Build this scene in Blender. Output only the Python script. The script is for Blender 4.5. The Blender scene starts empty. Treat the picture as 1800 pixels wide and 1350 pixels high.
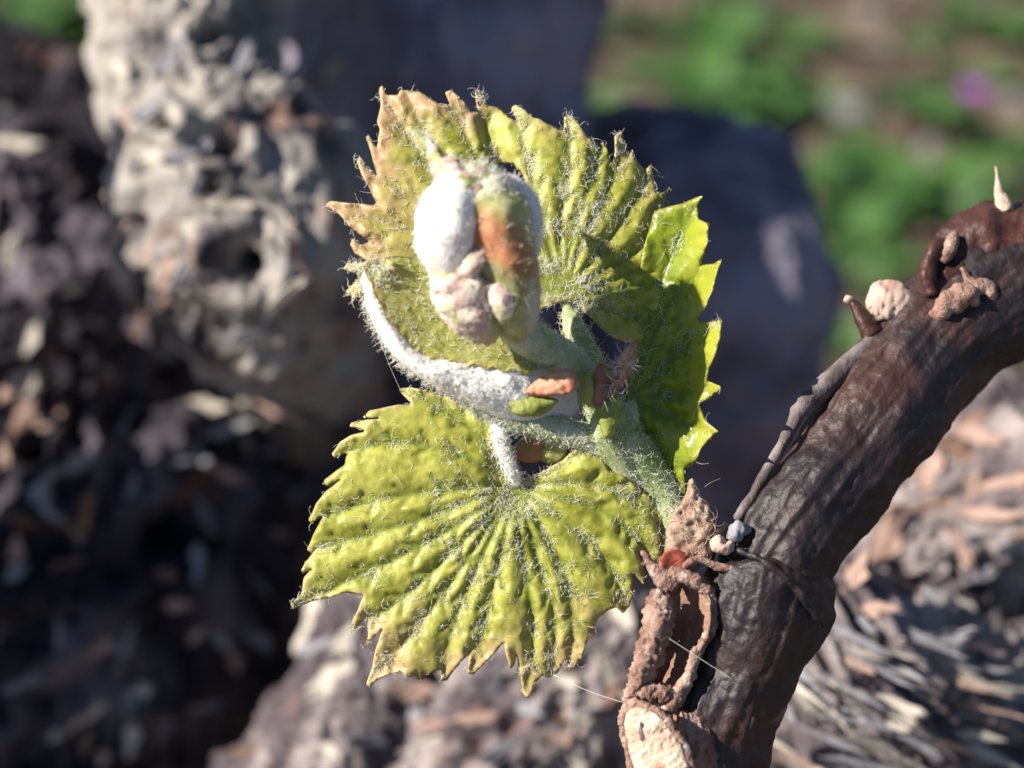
import bpy, math, random
import numpy as np
from mathutils import Vector, Matrix
from mathutils.geometry import delaunay_2d_cdt
from mathutils.bvhtree import BVHTree
rng = np.random.default_rng(7)
random.seed(7)
scene = bpy.context.scene
COL = scene.collection

# ------------------------------------------------------------------ camera, sky, sun, exposure
FOC = np.array([0.0, 0.0, 0.45])          # the focused shoot, 45 cm above the ground
DIST = 0.16                               # lens to shoot
PITCH = math.radians(35)
FPX = 2880.0                              # focal length in photo pixels (1800 wide)
PX = DIST / FPX                           # one photo pixel at the shoot, in metres
FWD = np.array([0, math.cos(PITCH), -math.sin(PITCH)])
UPV = np.array([0, math.sin(PITCH), math.cos(PITCH)])
RGT = np.array([1.0, 0, 0])
CAM = FOC - FWD * DIST
cam_data = bpy.data.cameras.new("camera")
cam = bpy.data.objects.new("camera", cam_data)
COL.objects.link(cam)
cam.location = CAM
cam.rotation_euler = (math.pi / 2 - PITCH, 0, 0)
cam_data.sensor_width = 36
cam_data.lens = FPX / 1800 * 36
cam_data.clip_start = 0.005
cam_data.clip_end = 200
cam_data.dof.use_dof = True
cam_data.dof.focus_distance = DIST + 0.001
cam_data.dof.aperture_fstop = 57.6 / 4.4
scene.camera = cam

S_CAM = np.array([-0.78, 0.42, 0.46])     # to the sun: right, up, towards the lens
S_W = S_CAM[0] * RGT + S_CAM[1] * UPV - S_CAM[2] * FWD
S_W /= np.linalg.norm(S_W)
world = bpy.data.worlds.new("World")
scene.world = world
world.use_nodes = True
wn = world.node_tree.nodes
sky = wn.new("ShaderNodeTexSky")
sky.sky_type = 'NISHITA'
sky.sun_disc = False
sky.sun_elevation = math.asin(S_W[2])
sky.sun_rotation = math.atan2(S_W[0], S_W[1])
sky.dust_density = 0.4
sky.ozone_density = 2.5
bg = wn["Background"]
bg.inputs[1].default_value = 0.05
world.node_tree.links.new(sky.outputs[0], bg.inputs[0])
sun_d = bpy.data.lights.new("sun", 'SUN')
sun_d.energy = 5.0
sun_d.angle = math.radians(0.55)
sun_d.color = (1.0, 0.93, 0.82)
sun = bpy.data.objects.new("sun", sun_d)
COL.objects.link(sun)
sun.rotation_euler = Vector(S_W).to_track_quat('Z', 'Y').to_euler()
sun.location = (-1, -1, 2)
scene.view_settings.view_transform = 'Standard'
scene.view_settings.look = 'None'
scene.view_settings.exposure = 0.95
scene.view_settings.gamma = 1.0

# ------------------------------------------------------------------ helpers
def W(px, py, d):
    """photo pixel + distance along the view axis (m) -> world point(s)"""
    px = np.asarray(px, float); py = np.asarray(py, float); d = np.asarray(d, float)
    x = (px - 900) / FPX * d
    y = -(py - 675) / FPX * d
    return CAM + x[..., None] * RGT + y[..., None] * UPV + d[..., None] * FWD

def P(px, py, z):
    """photo pixel + height towards the lens in shoot pixels -> world"""
    return W(px, py, DIST - np.asarray(z, float) * PX)

def smooth01(t):
    t = np.clip(t, 0, 1)
    return t * t * (3 - 2 * t)

def _hash(ix, iy, iz, seed):
    h = (ix.astype(np.uint32) * np.uint32(374761393) + iy.astype(np.uint32) * np.uint32(668265263)
         + iz.astype(np.uint32) * np.uint32(2147483647 - 94906) + np.uint32((seed * 974634777 + 1013) & 0xffffffff))
    h = (h ^ (h >> np.uint32(13))) * np.uint32(1274126177)
    h = (h ^ (h >> np.uint32(16))) * np.uint32(2246822519)
    h = h ^ (h >> np.uint32(15))
    return h.astype(np.float64) / 4294967295.0

def vnoise(p, seed=0):
    p = np.asarray(p, float)
    i = np.floor(p).astype(np.int64)
    f = p - i
    f = f * f * f * (f * (f * 6 - 15) + 10)
    r = 0
    for dx in (0, 1):
        wx = f[:, 0] if dx else 1 - f[:, 0]
        for dy in (0, 1):
            wy = f[:, 1] if dy else 1 - f[:, 1]
            for dz in (0, 1):
                wz = f[:, 2] if dz else 1 - f[:, 2]
                r = r + wx * wy * wz * _hash(i[:, 0] + dx, i[:, 1] + dy, i[:, 2] + dz, seed)
    return r * 2 - 1

def fbm(p, oct=4, seed=0, ridged=False, gain=0.5):
    a = 1.0; s = 0; t = 0
    for k in range(oct):
        n = vnoise(p * (2.03 ** k) + 17.3 * k, seed + k)
        if ridged: n = 1 - 2 * np.abs(n)
        s = s + a * n; t += a; a *= gain
    return s / t

def catmull(pts, n):
    pts = np.asarray(pts, float)
    k = len(pts)
    q = np.vstack([2 * pts[0] - pts[1], pts, 2 * pts[-1] - pts[-2]])
    t = np.linspace(0, k - 1 - 1e-9, n)
    i = np.floor(t).astype(int); f = (t - i)[:, None]
    a, b, c, d = q[i], q[i + 1], q[i + 2], q[i + 3]
    return 0.5 * (2 * b + (c - a) * f + (2 * a - 5 * b + 4 * c - d) * f ** 2 + (3 * b - a - 3 * c + d) * f ** 3)

def tagobj(o, label=None, cat=None, group=None, kind=None):
    if label: o['label'] = label
    if cat: o['category'] = cat
    if group: o['group'] = group
    if kind: o['kind'] = kind
    return o

def empty(name, loc, label=None, cat=None, group=None):
    o = bpy.data.objects.new(name, None)
    o.empty_display_size = 0.005
    COL.objects.link(o)
    o.location = loc
    o.matrix_world = Matrix.Translation(loc)
    return tagobj(o, label, cat, group)

def add_mesh(name, verts, faces, mat, parent=None, smooth=True, mask=None, label=None, kind=None):
    """verts are world coordinates; faces: array (n,3) or (n,4) or list of those"""
    me = bpy.data.meshes.new(name)
    verts = np.asarray(verts, float)
    fl = faces if isinstance(faces, list) else [faces]
    fl = [np.asarray(f, np.int64) for f in fl if len(f)]
    org = np.zeros(3)
    node = parent
    while node is not None:
        org = org + np.array(node.location); node = node.parent
    loops = np.concatenate([f.ravel() for f in fl])
    tot = np.concatenate([np.full(len(f), f.shape[1]) for f in fl])
    start = np.concatenate([[0], np.cumsum(tot)[:-1]])
    if parent is None:
        org = verts.mean(0)
    me.vertices.add(len(verts)); me.vertices.foreach_set("co", (verts - org).ravel())
    me.loops.add(len(loops)); me.loops.foreach_set("vertex_index", loops.astype(np.int32))
    me.polygons.add(len(tot)); me.polygons.foreach_set("loop_start", start.astype(np.int32))
    me.polygons.foreach_set("loop_total", tot.astype(np.int32))
    if smooth: me.polygons.foreach_set("use_smooth", np.ones(len(tot), bool))
    if mask is not None:
        a = me.attributes.new("mask", 'FLOAT_COLOR', 'POINT')
        m4 = np.ones((len(verts), 4)); m4[:, :mask.shape[1]] = mask
        a.data.foreach_set("color", m4.ravel())
    me.update(calc_edges=True); me.validate()
    me.materials.append(mat)
    o = bpy.data.objects.new(name, me)
    COL.objects.link(o)
    if parent is None: o.location = org
    else: o.parent = parent
    if label: o['label'] = label
    if kind: o['kind'] = kind
    return o

def dist_poly(p, lines):
    """distance of points p (n,2) to a set of segments (m,2,2)"""
    a = lines[:, 0]; b = lines[:, 1]; ab = b - a
    L = (ab ** 2).sum(1) + 1e-9
    out = np.full(len(p), 1e9)
    for s in range(0, len(p), 2000):
        q = p[s:s + 2000]
        ap = q[:, None, :] - a[None]
        t = np.clip((ap * ab[None]).sum(2) / L[None], 0, 1)
        dd = ((ap - t[..., None] * ab[None]) ** 2).sum(2)
        out[s:s + 2000] = np.sqrt(dd.min(1))
    return out

def segs(poly, closed=False):
    poly = np.asarray(poly, float)
    if closed: poly = np.vstack([poly, poly[:1]])
    return np.stack([poly[:-1], poly[1:]], 1)

def in_poly(p, poly):
    x, y = p[:, 0], p[:, 1]; r = np.zeros(len(p), bool)
    n = len(poly)
    for i in range(n):
        x1, y1 = poly[i]; x2, y2 = poly[(i + 1) % n]
        c = ((y1 > y) != (y2 > y)) & (x < (x2 - x1) * (y - y1) / (y2 - y1 + 1e-12) + x1)
        r ^= c
    return r

def chaikin(poly, it=1, w=0.22):
    p = np.asarray(poly, float)
    for _ in range(it):
        q = np.roll(p, -1, 0)
        p = np.stack([p * (1 - w) + q * w, p * w + q * (1 - w)], 1).reshape(-1, 2)
    return p

def resample(poly, step):
    p = np.asarray(poly, float); out = []
    for i in range(len(p)):
        a, b = p[i], p[(i + 1) % len(p)]
        n = max(1, int(round(np.linalg.norm(b - a) / step)))
        for k in range(n): out.append(a + (b - a) * k / n)
    out = np.array(out)
    keep = [0]
    for i in range(1, len(out)):
        if np.linalg.norm(out[i] - out[keep[-1]]) > step * 0.3: keep.append(i)
    return out[keep]

def sharpen(poly, gain, win=34):
    """make the teeth of a traced outline stand out more from its run"""
    p = resample(poly, 2.0)
    k = np.exp(-np.linspace(-2, 2, win) ** 2); k /= k.sum()
    ext = np.vstack([p[-win:], p, p[:win]])
    sm = np.stack([np.convolve(ext[:, c], k, 'same') for c in (0, 1)], 1)[win:-win]
    return sm + (p - sm) * gain

class Surf: pass

def sheet(name, outline, zfun, spacing, thick, mat, parent, holes=(), mask=None, label=None, round_it=1, two_mat=None):
    """a thick blade whose outline is a polygon and whose height is zfun(x, y, edge_distance)"""
    ol = resample(chaikin(outline, round_it, .13), spacing * .62) if round_it else resample(outline, spacing * .62)
    lo, hi = ol.min(0), ol.max(0)
    gx = np.arange(lo[0], hi[0], spacing); gy = np.arange(lo[1], hi[1], spacing * 0.866)
    X, Y = np.meshgrid(gx, gy); X = X + (np.arange(len(gy)) % 2)[:, None] * spacing * 0.5
    g = np.stack([X.ravel(), Y.ravel()], 1)
    g = g + rng.uniform(-.12, .12, g.shape) * spacing
    sg = segs(ol, True)
    g = g[in_poly(g, ol)]
    g = g[dist_poly(g, sg) > spacing * 0.55]
    pts = np.vstack([ol, g])
    nb = len(ol)
    vs = [Vector((float(a), float(b))) for a, b in pts]
    res = delaunay_2d_cdt(vs, [(i, (i + 1) % nb) for i in range(nb)], [], 0, 1e-4)
    pv = np.array([(v.x, v.y) for v in res[0]])
    fc = np.array([f for f in res[2] if len(f) == 3])
    cen = pv[fc].mean(1)
    ok = in_poly(cen, ol)
    for h in holes: ok &= ~in_poly(cen, np.asarray(h, float))
    fc = fc[ok]
    a, b, c = pv[fc[:, 0]], pv[fc[:, 1]], pv[fc[:, 2]]
    ar = (b[:, 0] - a[:, 0]) * (c[:, 1] - a[:, 1]) - (b[:, 1] - a[:, 1]) * (c[:, 0] - a[:, 0])
    fc = fc[np.abs(ar) > 1e-3]; ar = ar[np.abs(ar) > 1e-3]
    fc[ar > 0] = fc[ar > 0][:, ::-1]       # y runs down: face the lens
    used = np.unique(fc); rm = np.full(len(pv), -1); rm[used] = np.arange(len(used))
    pv = pv[used]; fc = rm[fc]
    # boundary edges
    e = np.sort(np.vstack([fc[:, [0, 1]], fc[:, [1, 2]], fc[:, [2, 0]]]), 1)
    ue, cnt = np.unique(e, axis=0, return_counts=True)
    bnd = np.unique(ue[cnt == 1])
    ed = dist_poly(pv, segs(ol, True))
    for h in holes: ed = np.minimum(ed, dist_poly(pv, segs(h, True)))
    isb = np.zeros(len(pv), bool); isb[bnd] = True
    ed[isb] = 0
    z = zfun(pv[:, 0], pv[:, 1], ed)
    th = thick * np.sqrt(np.clip(ed / thick, 0, 1))
    n = len(pv)
    top = np.column_stack([pv, z + th / 2]); bot = np.column_stack([pv, z - th / 2])
    ids = np.arange(n) + n; ids[isb] = np.arange(n)[isb]
    f2 = ids[fc][:, ::-1]
    V = np.vstack([top, bot])
    m = None
    if mask is not None:
        mm = mask(pv[:, 0], pv[:, 1], ed); m = np.vstack([mm, mm])
    o = add_mesh(name, P(V[:, 0], V[:, 1], V[:, 2]), np.vstack([fc, f2]), mat, parent, mask=m, label=label)
    # loose vertices of the underside's border are harmless but drop them
    s = Surf(); s.o = o; s.v = top; s.f = fc; s.ed = ed; s.outline = ol
    return s

def hairs(name, base, nrm, parent, mat, length=(14, 34), rad=0.8, lift=0.35, curl=0.9, K=7, drift=None, tan=None, felt=2.5):
    """curly fine hairs in shoot-pixel space; base, nrm (n,3)"""
    n = len(base)
    if n == 0: return None
    if tan is None:
        t = rng.normal(size=(n, 3))
    else:
        t = tan + rng.normal(size=(n, 3)) * 0.5
    t -= (t * nrm).sum(1, keepdims=True) * nrm
    t /= np.linalg.norm(t, axis=1, keepdims=True) + 1e-9
    d = t + nrm * lift * rng.uniform(0.3, 1.6, (n, 1))
    d /= np.linalg.norm(d, axis=1, keepdims=True)
    L = rng.uniform(length[0], length[1], (n, 1)) / K
    b = np.cross(nrm, t)
    w = rng.normal(0, curl, (n, 1)); w2 = rng.normal(0, curl * .5, (n, 1))
    p = base.copy(); P_ = [p.copy()]; D_ = [d.copy()]
    for k in range(K):
        side = np.cross(nrm, d)
        d = d + side * w + nrm * w2 * 0.5
        h = ((p - base) * nrm).sum(1, keepdims=True)
        d = d - nrm * np.clip((h - felt * 1.6) / felt, -1.2, 1.2) * 0.22
        d /= np.linalg.norm(d, axis=1, keepdims=True)
        w = w * 0.8 + rng.normal(0, curl * .45, (n, 1))
        p = p + d * L
        P_.append(p.copy()); D_.append(d.copy())
    Pn = np.stack(P_, 1); Dn = np.stack(D_, 1)
    ref = nrm[:, None, :] + 0.01
    s1 = np.cross(Dn, ref); s1 /= np.linalg.norm(s1, axis=2, keepdims=True) + 1e-9
    s2 = np.cross(Dn, s1)
    taper = np.linspace(1, 0.35, K + 1)[None, :, None] * rad * rng.uniform(.7, 1.25, (n, 1, 1))
    ring = []
    for k in range(3):
        a = 2 * math.pi * k / 3
        ring.append(Pn + (s1 * math.cos(a) + s2 * math.sin(a)) * taper)
    V = np.stack(ring, 2).reshape(-1, 3)
    i0 = (np.arange(n)[:, None, None] * (K + 1) + np.arange(K)[None, :, None]) * 3
    k = np.arange(3)[None, None, :]; k2 = (k + 1) % 3
    F = np.stack([i0 + k, i0 + k2, i0 + 3 + k2, i0 + 3 + k], 3).reshape(-1, 4)
    return add_mesh(name, P(V[:, 0], V[:, 1], V[:, 2]), F, mat, parent, kind='stuff')

def sample_surf(s, n, dens=None):
    v, f = s.v, s.f
    a, b, c = v[f[:, 0]], v[f[:, 1]], v[f[:, 2]]
    cr = np.cross(b - a, c - a); ar = np.linalg.norm(cr, axis=1)
    wgt = ar.copy()
    if dens is not None: wgt = wgt * dens[f].mean(1)
    idx = rng.choice(len(f), n, p=wgt / wgt.sum())
    r1 = np.sqrt(rng.random(n))[:, None]; r2 = rng.random(n)[:, None]
    p = a[idx] * (1 - r1) + b[idx] * r1 * (1 - r2) + c[idx] * r1 * r2
    nn = cr[idx] / (ar[idx][:, None] + 1e-9)
    # y is down in this space: normals towards +z
    nn[nn[:, 2] < 0] *= -1
    return p, nn

def tube_grid(path, nu, nv, prof=None):
    """path (k,4): x,y,z,r in any linear space -> ring grid centre, frames"""
    c = catmull(path, nu)
    cen, rad = c[:, :3], np.maximum(c[:, 3], 1e-9)
    T = np.gradient(cen, axis=0); T /= np.linalg.norm(T, axis=1, keepdims=True) + 1e-12
    n0 = np.cross(T[0], [0.31, 0.2, 0.93]); n0 /= np.linalg.norm(n0)
    N = [n0]
    for i in range(1, nu):
        v = N[-1] - T[i] * np.dot(N[-1], T[i]); N.append(v / (np.linalg.norm(v) + 1e-12))
    N = np.array(N); B = np.cross(T, N)
    th = np.linspace(0, 2 * math.pi, nv, endpoint=False)
    dirs = N[:, None, :] * np.cos(th)[None, :, None] + B[:, None, :] * np.sin(th)[None, :, None]
    s = np.concatenate([[0], np.cumsum(np.linalg.norm(np.diff(cen, axis=0), axis=1))])
    return cen, rad, T, dirs, th, s

def grid_faces(nu, nv):
    i = np.arange(nu - 1)[:, None]; j = np.arange(nv)[None, :]; j2 = (j + 1) % nv
    q = np.stack([i * nv + j, i * nv + j2, (i + 1) * nv + j2, (i + 1) * nv + j], 2).reshape(-1, 4)
    a = nu * nv; b = a + 1
    jj = np.arange(nv); j2 = (jj + 1) % nv
    c1 = np.stack([np.full(nv, a), j2, jj], 1)
    c2 = np.stack([np.full(nv, b), (nu - 1) * nv + jj, (nu - 1) * nv + j2], 1)
    return q, np.vstack([c1, c2])

def blob(name, path, mat, parent, nu=28, nv=24, noise=0.06, nscale=0.03, flat=(1, 1), seed=0, mask=None, label=None, fib=0.0, fine=0.0):
    """a swept tapered body in shoot-pixel space: path rows x,y,z,r"""
    cen, rad, T, dirs, th, s = tube_grid(np.asarray(path, float), nu, nv)
    r = rad[:, None] * np.ones((1, nv))
    pos = cen[:, None, :] + dirs * r[..., None]
    fl = pos.reshape(-1, 3)
    nz = fbm(fl * nscale, 4, seed).reshape(nu, nv) * noise * rad.max()
    if fib:
        q = np.stack([np.cos(th)[None, :].repeat(nu, 0) * 5, np.sin(th)[None, :].repeat(nu, 0) * 5, (s * 0.004)[:, None].repeat(nv, 1)], 2)
        nz = nz + fbm(q.reshape(-1, 3), 3, seed + 9).reshape(nu, nv) * fib * rad[:, None]
    if fine: nz = nz + (fbm(fl * .11, 3, seed + 70, ridged=True) * .6 + fbm(fl * .3, 2, seed + 80) * .4).reshape(nu, nv) * fine
    nz *= np.minimum(1, rad / (0.3 * rad.max()))[:, None]
    pos = pos + dirs * nz[..., None]
    V = np.vstack([pos.reshape(-1, 3), cen[:1], cen[-1:]])
    q, t = grid_faces(nu, nv)
    m = mask(V) if mask is not None else None
    o = add_mesh(name, P(V[:, 0], V[:, 1], V[:, 2]), [q, t], mat, parent, mask=m, label=label)
    su = Surf(); su.o = o; su.v = V
    su.f = np.vstack([q[:, [0, 1, 2]], q[:, [0, 2, 3]]])
    su.cen = cen
    return su

def blob_hair(name, su, n, parent, mat, front=True, dens=None, **kw):
    v, f = su.v, su.f
    a, b, c = v[f[:, 0]], v[f[:, 1]], v[f[:, 2]]
    cr = np.cross(b - a, c - a); ar = np.linalg.norm(cr, axis=1) + 1e-9
    nn = cr / ar[:, None]
    m = (a + b + c) / 3
    ci = ((m[:, None, :] - su.cen[None]) ** 2).sum(2).argmin(1)
    out = ((m - su.cen[ci]) * nn).sum(1)
    nn[out < 0] *= -1
    w = ar * (nn[:, 2] > (-0.35 if front else -2))
    if dens is not None: w = w * dens(m)
    idx = rng.choice(len(f), n, p=w / w.sum())
    r1 = np.sqrt(rng.random(n))[:, None]; r2 = rng.random(n)[:, None]
    p = a[idx] * (1 - r1) + b[idx] * r1 * (1 - r2) + c[idx] * r1 * r2
    return hairs(name, p, nn[idx], parent, mat, **kw)

# ------------------------------------------------------------------ materials
def new_mat(name):
    m = bpy.data.materials.new(name); m.use_nodes = True
    nt = m.node_tree; b = nt.nodes["Principled BSDF"]
    return m, nt, b

def N(nt, typ, **kw):
    n = nt.nodes.new(typ)
    for k, v in kw.items():
        if k.startswith('i_'): n.inputs[k[2:].replace('_', ' ')].default_value = v
        else: setattr(n, k, v)
    return n

def noise_fac(nt, scale, detail=4, lo=0.35, hi=0.65, stretch=None, rough=0.55, dist=0.0):
    tc = N(nt, "ShaderNodeTexCoord")
    mp = N(nt, "ShaderNodeMapping")
    if stretch: mp.inputs['Scale'].default_value = stretch
    nt.links.new(tc.outputs['Object'], mp.inputs['Vector'])
    n = N(nt, "ShaderNodeTexNoise")
    n.inputs['Scale'].default_value = scale; n.inputs['Detail'].default_value = detail
    n.inputs['Roughness'].default_value = rough; n.inputs['Distortion'].default_value = dist
    nt.links.new(mp.outputs[0], n.inputs['Vector'])
    r = N(nt, "ShaderNodeMapRange"); r.interpolation_type = 'SMOOTHSTEP'
    r.inputs['From Min'].default_value = lo; r.inputs['From Max'].default_value = hi
    nt.links.new(n.outputs[0], r.inputs['Value'])
    return r.outputs[0], n.outputs[0]

def mixc(nt, fac, a, b):
    m = N(nt, "ShaderNodeMix"); m.data_type = 'RGBA'
    for s, v in ((0, fac), (6, a), (7, b)):
        if hasattr(v, 'is_output') or isinstance(v, bpy.types.NodeSocket): nt.links.new(v, m.inputs[s])
        elif s == 0: m.inputs[0].default_value = v
        else: m.inputs[s].default_value = (*v, 1)
    return m.outputs[2]

def add_bump(nt, b, hsock, strength, dist):
    bp = N(nt, "ShaderNodeBump"); bp.inputs['Strength'].default_value = strength; bp.inputs['Distance'].default_value = dist
    nt.links.new(hsock, bp.inputs['Height']); nt.links.new(bp.outputs[0], b.inputs['Normal'])

def leaf_material(name, deep, light, edge, blush_lit, rough=0.46, trans=0.25):
    m, nt, b = new_mat(name)
    at = N(nt, "ShaderNodeAttribute"); at.attribute_name = "mask"
    sp = N(nt, "ShaderNodeSeparateColor"); nt.links.new(at.outputs['Color'], sp.inputs[0])
    f1, raw = noise_fac(nt, 260, 3, 0.35, 0.68)
    c = mixc(nt, f1, deep, light)
    f2, _ = noise_fac(nt, 1100, 3, 0.42, 0.62)
    mm = N(nt, "ShaderNodeMath"); mm.operation = 'MULTIPLY'; nt.links.new(f2, mm.inputs[0]); mm.inputs[1].default_value = 0.42
    c = mixc(nt, mm.outputs[0], c, tuple(min(1, x * 1.35) for x in light))
    mv = N(nt, "ShaderNodeMath"); mv.operation = 'MULTIPLY'; nt.links.new(sp.outputs[1], mv.inputs[0]); mv.inputs[1].default_value = 0.7
    c = mixc(nt, mv.outputs[0], c, (deep[0] * .62, deep[1] * .78, deep[2] * 1.2))
    c = mixc(nt, sp.outputs[2], c, blush_lit)
    c = mixc(nt, sp.outputs[0], c, edge)
    nt.links.new(c, b.inputs['Base Color'])
    b.inputs['Roughness'].default_value = rough
    b.inputs['Specular IOR Level'].default_value = 0.42
    _, rawb = noise_fac(nt, 1500, 3)
    add_bump(nt, b, rawb, 0.35, 0.0002)
    tr = N(nt, "ShaderNodeBsdfTranslucent")
    nt.links.new(c, tr.inputs[0])
    ms = N(nt, "ShaderNodeMixShader"); ms.inputs[0].default_value = trans
    out = nt.nodes["Material Output"]
    nt.links.new(b.outputs[0], ms.inputs[1]); nt.links.new(tr.outputs[0], ms.inputs[2])
    nt.links.new(ms.outputs[0], out.inputs[0])
    return m

def plain(name, a, b_, scale, rough=0.6, stretch=None, lo=.35, hi=.65, bump=0.0, bscale=None, bdist=0.0005, sss=0.0, spec=0.4, third=None):
    m, nt, b = new_mat(name)
    f, raw = noise_fac(nt, scale, 5, lo, hi, stretch)
    c = mixc(nt, f, a, b_)
    if third:
        f3, _ = noise_fac(nt, third[1], 4, third[2], third[3], stretch)
        c = mixc(nt, f3, c, third[0])
    nt.links.new(c, b.inputs['Base Color'])
    b.inputs['Roughness'].default_value = rough
    b.inputs['Specular IOR Level'].default_value = spec
    if sss:
        b.inputs['Subsurface Weight'].default_value = sss
        b.inputs['Subsurface Radius'].default_value = (1, .6, .3)
        b.inputs['Subsurface Scale'].default_value = 0.0008
    if bump:
        _, rb = noise_fac(nt, bscale or scale * 4, 5, stretch=stretch)
        add_bump(nt, b, rb, bump, bdist)
    return m

M = {}
M['leaf'] = leaf_material('young_leaf', (0.26, 0.275, 0.028), (0.45, 0.445, 0.085), (0.58, 0.46, 0.24), (0.50, 0.30, 0.17))
M['leaf_dark'] = leaf_material('glossy_leaf', (0.17, 0.24, 0.016), (0.31, 0.37, 0.03), (0.50, 0.46, 0.12), (0.46, 0.48, 0.05), rough=0.26, trans=0.35)
M['tip_leaflet'] = leaf_material('tip_leaflet', (0.38, 0.38, 0.11), (0.52, 0.50, 0.22), (0.52, 0.22, 0.10), (0.80, 0.76, 0.68), rough=0.6)
M['leaf_pale'] = leaf_material('tender_leaf', (0.38, 0.40, 0.08), (0.52, 0.51, 0.18), (0.60, 0.46, 0.12), (0.56, 0.42, 0.28), rough=0.55, trans=.35)
M['felt'] = plain('white_felt', (0.88, 0.85, 0.81), (0.76, 0.60, 0.62), 220, 0.9, lo=.52, hi=.80, bump=0.5, bscale=2500, bdist=0.0003, sss=0.2)
M['felt_green'] = plain('green_felt', (0.30, 0.36, 0.17), (0.52, 0.54, 0.40), 500, 0.85, bump=0.5, bscale=3000, bdist=0.0003, sss=0.15)
M['stem'] = plain('stem_skin', (0.20, 0.27, 0.08), (0.38, 0.42, 0.22), 400, 0.6, bump=0.3, bscale=2500, bdist=0.0003, sss=0.2)
M['scale_green'] = plain('green_scale', (0.22, 0.25, 0.045), (0.34, 0.36, 0.11), 350, 0.55, sss=0.2, bump=.4, bscale=1600)
M['orange'] = plain('orange_bract', (0.46, 0.13, 0.045), (0.40, 0.22, 0.10), 180, 0.65, bump=0.3, bscale=1500, sss=0.2, third=((0.28, 0.27, 0.07), 120, .55, .75))
M['stipule'] = plain('red_stipule', (0.50, 0.18, 0.11), (0.54, 0.33, 0.21), 500, 0.55, bump=0.3, bscale=2500, sss=0.2, third=((0.30, 0.06, 0.04), 300, .6, .72))
M['stipule_brown'] = plain('brown_stipule', (0.20, 0.07, 0.05), (0.42, 0.24, 0.15), 350, 0.6, stretch=(1, 1, .3), bump=0.5, bscale=2000)
M['pink'] = plain('pink_bud', (0.66, 0.42, 0.38), (0.74, 0.66, 0.54), 380, 0.8, bump=0.5, bscale=1800, sss=0.25, third=((0.46, 0.45, 0.16), 240, .5, .66))
M['crown'] = plain('crown_leaflet', (0.52, 0.30, 0.26), (0.60, 0.52, 0.40), 520, 0.8, bump=0.6, bscale=1800, sss=0.2, third=((0.36, 0.36, 0.10), 420, .5, .6))
M['hair'] = plain('white_hair', (0.95, 0.94, 0.90), (0.93, 0.92, 0.84), 300, 0.45, spec=0.6)
_nt = M['hair'].node_tree; _tr = N(_nt, "ShaderNodeBsdfTranslucent"); _tr.inputs[0].default_value = (.96, .95, .9, 1)
_ms = N(_nt, "ShaderNodeMixShader"); _ms.inputs[0].default_value = .5
_nt.links.new(_nt.nodes["Principled BSDF"].outputs[0], _ms.inputs[1]); _nt.links.new(_tr.outputs[0], _ms.inputs[2]); _nt.links.new(_ms.outputs[0], _nt.nodes["Material Output"].inputs[0])
M['hair_brown'] = plain('brown_hair', (0.55, 0.38, 0.28), (0.62, 0.48, 0.38), 300, 0.5)
M['silk'] = plain('silk', (0.8, 0.78, 0.74), (0.7, 0.68, 0.66), 300, 0.35)
M['cane'] = plain('cane_bark', (0.013, 0.008, 0.011), (0.048, 0.020, 0.016), 130, 0.56, lo=.38, hi=.68, bump=0.55, bscale=900, bdist=0.0005, spec=0.55, third=((0.14, 0.12, 0.15), 260, .62, .76))
M['cane_red'] = plain('cane_red_bark', (0.030, 0.011, 0.010), (0.065, 0.024, 0.018), 200, 0.5, bump=0.5, bscale=1100)
M['cane_strip'] = plain('dry_bark_strip', (0.08, 0.058, 0.056), (0.22, 0.18, 0.18), 300, 0.7, bump=0.5, bscale=1500)
M['peel'] = plain('peeling_bark', (0.20, 0.10, 0.075), (0.36, 0.235, 0.185), 420, 0.75, bump=0.8, bscale=1600, bdist=0.0006, third=((0.48, 0.40, 0.35), 700, .56, .7))
M['peel_in'] = plain('shell_inside', (0.16, 0.075, 0.05), (0.30, 0.18, 0.13), 300, 0.7, bump=0.5, bscale=1500)
M['cut'] = plain('cut_wood', (0.68, 0.55, 0.42), (0.56, 0.36, 0.27), 480, 0.8, bump=0.9, bscale=1700, bdist=0.0006, third=((0.36, 0.17, 0.12), 330, .58, .72))
M['pith'] = plain('dark_pith', (0.03, 0.02, 0.02), (0.2, 0.15, 0.13), 900, 0.7)
M['base_scale'] = plain('bud_scale', (0.22, 0.12, 0.09), (0.44, 0.33, 0.24), 420, 0.7, bump=0.5, bscale=1600, third=((0.40, 0.06, 0.04), 220, .56, .68))
M['red_scale'] = plain('red_scale', (0.26, 0.045, 0.025), (0.30, 0.14, 0.10), 300, 0.45, bump=0.3, bscale=1400, sss=0.2)
M['white_bud'] = plain('pale_bud', (0.48, 0.36, 0.30), (0.36, 0.19, 0.14), 160, 0.8, lo=.45, hi=.75, sss=0.2)
M['wax'] = plain('blue_white_bloom', (0.16, 0.16, 0.20), (0.30, 0.29, 0.31), 400, 0.7)
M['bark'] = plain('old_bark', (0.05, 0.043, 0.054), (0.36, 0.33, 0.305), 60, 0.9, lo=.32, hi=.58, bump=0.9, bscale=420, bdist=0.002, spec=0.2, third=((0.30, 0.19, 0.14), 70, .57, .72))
M['bark_shade_tint'] = plain('bark_painted_purple_shade', (0.10, 0.092, 0.13), (0.30, 0.27, 0.34), 50, 0.85, bump=0.8, bscale=350, bdist=0.002, spec=0.25)  # bluish purple of the shade is tinted into this bark colour
M['bark_shade'] = plain('bark_painted_shade', (0.016, 0.014, 0.021), (0.135, 0.115, 0.138), 60, 0.9, lo=.42, hi=.72, bump=0.9, bscale=420, bdist=0.002, spec=0.2, third=((0.17, 0.09, 0.065), 70, .6, .74))  # darker copy of the bark, with deep shade put into its colour
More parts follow.
